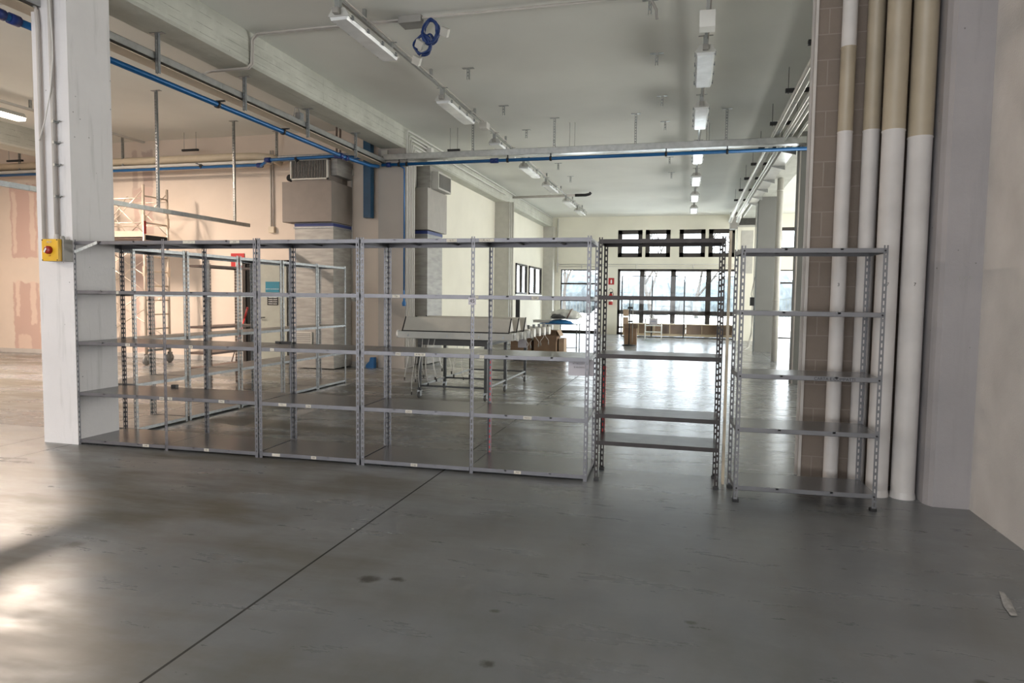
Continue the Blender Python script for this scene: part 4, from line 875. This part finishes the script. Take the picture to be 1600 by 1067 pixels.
for i in range(3):
    t = thing('light_fixture', hoods[i] + ' hooded light fixture of the pile on the trolley table', 'light fixture', (-3.22, 9.32+.36*i, .872), 0, 'hooded light fixtures on the trolley')
    sh = -.0 + .02*i
    MB().prism([(-.09, .02), (-.10, .125), (.24, .125), (.24, .02)], -.88+sh, .86+sh, 'X').build('body', 'lampbody', t, bevel=.006)
    MB().box(-.815+sh, .815+sh, -.104, -.096, .122, .136).build('seam', 'dark', t)
    h = MB().prism([(-.09, .135), (.04, .325), (.10, .33), (.22, .14)], -.80+sh, .80+sh, 'X').build('hood', 'boxgrey' if i == 5 else 'hvac2', t, bevel=.012)
    MB().prism([(-.098, .13), (.035, .33), (.045, .335), (-.085, .13)], .80+sh, .815+sh, 'X').prism([(-.098, .13), (.035, .33), (.045, .335), (-.085, .13)], -.815+sh, -.80+sh, 'X').build('rim', 'dark', h)
    for s in (-1, 1): MB().lathe([(0, 0), (.055, 0), (.06, .02*s), (.06, .03*s)], ((.89*s+sh), .0, .075), 18, 'X').build('end_cap', 'signwhite', t)
    for x in (-.72, -.12, .36, .72): MB().prism([(-.012, 0), (.02, 0), (.012, .04)], -.104, -.10, 'Y').build('hook', 'galv', t).location = (x, 0, .05)
    for k in range(5 if i == 0 else 2): cable(t, -.75+.11*k+.02*i, -.06, .02, .58+.07*((k*3+i) % 4), k*7+i)
    if i < 2:
        for k in range(2): cable(t, -.25+.22*k, .05, .0, .42+.08*((k+i) % 3), 40+k*5+i)
for i in range(5):
    y = 10.42+.31*i
    t = thing('light_fixture', ('first', 'second', 'third', 'fourth', 'last')[i] + ' low tube light fixture with white end cap behind the hooded ones on the trolley', 'light fixture', (-3.22+.02*i, y, .872), 0, 'low light fixtures on the trolley')
    MB().prism([(-.055, .0), (-.075, .04), (-.07, .10), (-.03, .13), (.03, .13), (.07, .10), (.075, .04), (.055, 0)], -.85, .80, 'X').build('body', 'lampbody', t, bevel=.004)
    MB().prism([(-.057, .0), (-.077, .04), (-.072, .10), (-.03, .135), (.03, .135), (.072, .10), (.077, .04), (.057, 0)], .80, .83, 'X').build('end_cap', 'signwhite', t)
    MB().box(.70, .74, -.01, .01, .13, .19).build('hook', 'galv', t)
    cable(t, .78, 0, .0, .14, 80+i*3, 'boxgrey')
tag(MB((-2.52, 11.0, .84)).box(-2.56, -2.42, 10.36, 10.363, .72, .885).build('price_tag', 'paper'), 'white card hanging from the light fixtures at the right', 'card')

# ------------------------------------------------------------------ cardboard boxes and bag table
def carton(label, x0, x1, y0, y1, z0, z1, m='card', flaps=True):
    t = thing('cardboard_box', label, 'box', ((x0+x1)/2, (y0+y1)/2, z0)); a, b, h = (x1-x0)/2, (y1-y0)/2, z1-z0
    MB().box(-a, a, -b, -b+.006, 0, h).box(-a, a, b-.006, b, 0, h).box(-a, -a+.006, -b, b, 0, h).box(a-.006, a, -b, b, 0, h).box(-a, a, -b, b, 0, .006).build('carton', m, t)
    if flaps:
        MB().obox((0, -b-.07, h-.05), (2*a, .005, .17), (.9, 0, 0)).build('flap', m, t); MB().obox((a+.05, 0, h-.06), (.005, 2*b, .16), (0, -.5, 0)).build('flap', 'card2', t)
    return t
carton('cardboard box on the floor behind the trolley table, left one of the group', -4.14, -3.62, 16.0, 16.5, .05, .54)
carton('large cardboard box at the right of the group, lower of the two stacked', -3.56, -3.02, 16.0, 16.5, .05, .48, flaps=False)
carton('open cardboard box on top of the large one, with a pale side flap', -3.55, -3.01, 16.0, 16.5, .482, .72)
carton('narrow pale cardboard box on the far right of the group of boxes', -2.99, -2.86, 16.2, 16.6, .05, .52, 'card2', flaps=False)
pl = thing('pallet', 'low pallet under the cardboard boxes', 'pallet', (-3.5, 16.3, 0)); MB().box(-.70, .68, -.32, .30, .03, .05).build('deck', 'umber', pl)
for x in (-.55, -.02, .5): MB().box(x-.03, x+.03, -.3, .28, 0, .03).build('runner', 'black', pl)
bt = thing('side_table', 'thin-legged steel table under the plastic bag', 'table', (-3.24, 18.2, 0))
MB().box(-.52, .45, -.3, .3, .79, .81).build('top', 'galv', bt)
for x in (-.48, .41):
    for y in (-.26, .26): MB().cyl((x, y, 0), (x, y, .79), .014, 8).build('leg', 'rubber', bt)
MB().tube([(-.48, -.26, .18), (.41, -.26, .18), (.41, .26, .18), (-.48, .26, .18), (-.48, -.26, .18)], .010, 6).build('foot_rail', 'rubber', bt)
tag(MB((-3.4, 18.1, .82)).box(-3.82, -2.98, 17.86, 18.36, .812, .83).lathe([(0, 0), (.34, .0), (.3, .05), (.15, .09), (0, .10)], (-3.3, 18.1, .83), 16).build('blue_cloth', 'cloth'), 'folded blue cloth under the plastic bag on the steel table', 'cloth')
tag(MB((-3.75, 18.1, .85)).box(-4.02, -3.52, 17.95, 18.3, .84, .90).box(-4.03, -3.5, 17.93, 18.32, .90, .91).build('flat_tray', 'hvac2'), 'flat pale tray jutting out left of the plastic bag', 'tray')
def blob(name, m, c, r, seed, amp=.18, label=None, cat=None, parent=None):
    bm = bmesh.new(); bmesh.ops.create_icosphere(bm, subdivisions=4, radius=1)
    from mathutils import noise as mn
    for v in bm.verts:
        n = mn.noise(v.co*2.3+Vector((seed, 0, 0)))*amp + mn.noise(v.co*6+Vector((0, seed, 0)))*amp*.5
        v.co = Vector((v.co.x*r[0], v.co.y*r[1], v.co.z*r[2]))*(1+n)
        if v.co.z < -r[2]*.55: v.co.z = -r[2]*.55
    me = bpy.data.meshes.new(name); bm.to_mesh(me); bm.free(); me.polygons.foreach_set('use_smooth', [True]*len(me.polygons)); me.materials.append(M[m])
    o = bpy.data.objects.new(name, me); COL.objects.link(o); o.location = c
    if parent: o.parent = parent
    if label: tag(o, label, cat)
    return o
bag = blob('plastic_bag', 'plasticbag', (-3.18, 18.1, 1.03), (.42, .26, .17), 4, .22, 'crumpled milky plastic bag lying on the steel table', 'bag')
MB().tube([(.10, -.27, -.06), (.16, -.26, .05), (.19, -.12, .17), (.19, .1, .18)], .018, 8).build('dark_strap', 'umber', bag)
blob('contents', 'rubber', (-.12, -.12, -.02), (.24, .16, .09), 9, .1, parent=bag)

tag(MB((-4.13, 16.65, 0)).box(-4.18, -4.08, 16.62, 16.68, 0, 1.53).build('black_panel', 'black'), 'narrow black panel standing upright behind the cardboard boxes', 'panel')
for k, x in enumerate((-5.47, -5.40)): tag(MB((x, 20.98, 2)).tube([(x, 20.98, 0), (x, 20.98, 4.5)], .03 if k else .02, 10).build('conduit', 'hvac2'), ('thin', 'thick')[k] + ' pale pipe standing against the slim hall pilaster', 'pipe')
# ------------------------------------------------------------------ far end of the hall
ps = thing('pole_stand', 'black pole stand on a round base in front of the far windows', 'stand', (-1.78, 22.1, 0))
MB().lathe([(0, 0), (.22, 0), (.22, .03), (.03, .05)], (0, 0, 0), 20).build('base', 'black', ps); MB().cyl((0, 0, .03), (0, 0, 1.60), .018, 10).build('pole', 'black', ps)
MB().cyl((.10, .05, .1), (.10, .05, 1.55), .012, 8).build('side_pole', 'boxgrey', ps)
for z in (.78, 1.22): MB().box(-.06, .10, -.03, .05, z-.03, z+.03).build('clamp', 'black', ps)
carton('tall cardboard box standing right behind the black pole stand', -1.96, -1.57, 22.34, 22.7, .0, .55, flaps=False)
for z, l in ((.95, 'upper'), (.70, 'lower')):
    b = MB((-1.89, 22.1, z+.1)).box(-1.98, -1.81, 22.02, 22.1, z, z+.22).build('small_box', 'card2'); tag(b, l + ' small printed cardboard box hung at the left of the pole stand', 'box')
    MB().lathe([(0, -.042), (.04, -.042), (.04, -.04)], (-.005, 0, .01), 14, 'Y').build('print', 'card', b)
wc = thing('display_cart', 'white metal display cart with glass shelves and a poster', 'cart', (-1.2, 26.0, 0))
for x in (-.30, .30):
    for y in (-.2, .2): MB().cyl((x, y, 0), (x, y, .80), .014, 8).build('leg', 'signwhite', wc)
for z in (.28, .52, .78): MB().box(-.30, .30, -.2, -.18, z-.012, z+.012).box(-.30, .30, .18, .2, z-.012, z+.012).box(-.3, -.28, -.2, .2, z-.012, z+.012).box(.28, .3, -.2, .2, z-.012, z+.012).build('shelf_rail', 'signwhite', wc); MB().box(-.28, .28, -.18, .18, z-.003, z+.003).build('glass_shelf', 'glassgreen', wc)
po = MB().box(-.14, .16, -.215, -.205, .56, .78).build('poster', 'paper', wc); text('lettering', 'OFFERTA', .05, 'blue', (.01, -.217, .68), (PI/2, 0, 0), wc)
gp = thing('glass_partition', 'thin black framed glass partition in front of the far windows', 'partition', (0, 27.6, 0))
f = MB()
for x in (-2.54, -1.35, -.11, 1.17, 2.46): f.box(x-.022, x+.022, -.02, .02, 0, 2.43)
f.box(-2.54, 2.46, -.02, .02, 2.40, 2.43).box(-2.54, 2.46, -.02, .02, 0, .03); f.build('frame', 'partframe', gp)
for a, b in ((-2.54, -1.35), (-1.35, -.11), (-.11, 1.17), (1.17, 2.46)): MB().box(a+.02, b-.02, -.003, .003, .03, 2.40).build('glass_pane', 'glass', gp)
MB().box(2.40, 2.43, -.06, -.02, .95, 1.15).build('handle', 'partframe', gp)
for i in range(4):
    x0 = -2.50+1.24*i
    c = thing('cubby_bench', 'low wooden cubby bench under the far windows, %s from the left' % ('first', 'second', 'third', 'fourth')[i], 'bench', (x0, 27.75, 0), 0, 'cubby benches under the far windows')
    MB().box(0, 1.23, 0, .42, .50, .53).build('top', 'wood', c); MB().box(0, 1.23, 0, .4, .04, .13).build('plinth', 'wood', c)
    for x in (0, .60, 1.205): MB().box(x, x+.025, 0, .40, .13, .50).build('divider', 'wood', c)
    MB().box(.02, 1.21, .39, .40, .13, .50).build('back_panel', 'woodin', c)
sg = thing('sign', 'red extinguisher sign on the far wall between the two glazed bays', 'sign', (-3.13, 28.99, 2.24)); MB().box(-.12, .12, -.01, 0, -.14, .14).build('plate', 'signred', sg); MB().prism([(-.03, -.09), (.03, -.09), (.03, .04), (0, .08), (-.03, .04)], -.014, -.01, 'Y').build('pictogram', 'signwhite', sg)
ex = thing('fire_extinguisher', 'red fire extinguisher hanging on the far wall under its sign', 'fire extinguisher', (-3.13, 28.9, 1.25))
MB().lathe([(0, 0), (.08, 0), (.085, .03), (.085, .38), (.05, .46), (.02, .48)], (0, 0, 0), 16).build('cylinder', 'signred', ex); MB().lathe([(.0865, .14), (.0865, .28)], (0, 0, 0), 16).build('label_band', 'signwhite', ex)
MB().box(-.04, .06, -.02, .02, .48, .54).tube([(.02, 0, .52), (.08, -.02, .56), (.11, -.02, .45), (.10, -.02, .2)], .01, 6).build('valve', 'black', ex); MB().tube([(-.09, 0, .60), (-.04, 0, .68), (.05, 0, .66), (.09, 0, .58)], .008, 6).build('bracket', 'black', ex)
fc = thing('wall_conduit', 'thin pale conduits running above the far ground-floor windows', 'conduit', (-2, 28.97, 2.95))
MB().tube([(-3.4, 0, 0), (4.3, 0, 0)], .018, 8).build('upper_line', 'white', fc); MB().tube([(-3.4, 0, -.09), (4.3, 0, -.09)], .012, 8).build('lower_line', 'white', fc)
for x in (-2.4, -.1, 2.2): MB().tube([(x, 0, 0), (x, 0, -.17)], .02, 8).build('drop', 'white', fc)
tag(MB((-5.44, 28.9, 3.9)).tube([(-5.45, 28.95, 4.9), (-5.45, 28.95, 2.6)], .022, 8).box(-5.50, -5.38, 28.9, 28.99, 2.88, 3.0).build('conduit', 'white'), 'vertical conduit with a small box in the far left corner', 'conduit')
cb = thing('cable_bundle', 'loose cables hanging beside the far grey column down to the floor', 'cables', (1.86, 21.3, 0))
MB().tube([(.03, 0, 4.4), (.03, 0, 1.7), (0, -.02, 1.2), (.02, 0, .5), (-.05, -.1, .12), (-.25, -.2, .02), (-.36, -.2, .01)], .014, 6).build('cable', 'white', cb); MB().tube([(.06, 0, 2.2), (-.03, -.02, 1.7), (.05, 0, 1.3), (.0, 0, .5), (-.12, -.12, .1), (-.3, -.3, .012)], .012, 6).build('cable', 'boxgrey', cb)
MB().box(-.06, .06, -.04, .04, 1.35, 1.6).build('socket_box', 'black', cb)
tag(MB((1.75, 13.2, 2)).tube([(1.88, 13.18, 0), (1.88, 13.18, 4.5)], .014, 8).build('conduit', 'conduit'), 'conduit on the left edge of the nearer grey column', 'conduit')

# ------------------------------------------------------------------ outside the far windows
struct('ground_outside', MB().box(-60, 60, 29.3, 140, -.25, -.12), 'outside')
fn = thing('garden_fence', 'bar fence outside beyond the far windows', 'fence', (0, 44, -.12))
f = MB()
for k in range(150): f.box(-15+.2*k, -14.975+.2*k, -.012, .012, .5, 1.75)
f.box(-15, 15, -.02, .02, 1.68, 1.72).box(-15, 15, -.02, .02, .52, .56); f.build('bars', 'fence', fn); MB().box(-15, 15, -.1, .1, 0, .45).build('plinth_wall', 'outside', fn)
random.seed(11)
def tree(label, x, y, h, lean, seed):
    random.seed(seed); mb = MB()
    def branch(p, d, l, r, dep):
        pts = [p]; q = Vector(p); dd = Vector(d)
        for k in range(4):
            dd = (dd + Vector((random.uniform(-.16, .16), random.uniform(-.16, .16), random.uniform(-.02, .12)))).normalized(); q = q + dd*l/4; pts.append(q.copy())
        mb.tube(pts, [r, r*.88, r*.75, r*.62, r*.5], 6)
        if dep > 0:
            for k in range(3 if dep > 1 else 4):
                s = pts[random.randint(2, 4)]; nd = (dd + Vector((random.uniform(-.9, .9), random.uniform(-.5, .5), random.uniform(-.1, .5)))).normalized()
                branch(s, nd, l*random.uniform(.55, .8), r*.5, dep-1)
    branch(Vector((0, 0, 0)), (lean, 0, 1), h*.42, .16, 4)
    o = mb.build('bare_tree', 'bark'); o.location = (x, y, -.12); tag(o, label, 'tree', 'bare trees outside')
tree('bare leaning tree outside the left of the wide far window', -1.6, 38, 8, -.45, 5)
tree('bare tree with a forked trunk outside the middle of the wide far window', .6, 45, 8.5, .05, 8)
tree('bare tree outside the right of the wide far window', 2.8, 41, 8, .3, 13)
tree('bare tree outside the left glazed bay of the far wall', -8.5, 48, 8, .1, 21)
hb = MB(); random.seed(5)
bm = bmesh.new()
for k in range(30):
    r = random.uniform(1.6, 2.6); mt = Matrix.Translation((-13.5+2*k, random.uniform(72, 78), random.uniform(1.2, 2.2))) @ Matrix.Diagonal((r, r, r*1.05, 1))
    bmesh.ops.create_icosphere(bm, subdivisions=2, radius=1, matrix=mt)
for v in bm.verts: v.co += Vector((random.uniform(-.25, .25), random.uniform(-.25, .25), random.uniform(-.3, .3)))
me = bpy.data.meshes.new('tree_line'); bm.to_mesh(me); bm.free(); me.materials.append(M['hedge'])
o = bpy.data.objects.new('tree_line', me); COL.objects.link(o); tag(o, 'distant hazy line of trees beyond the fence', 'trees', kind='stuff')
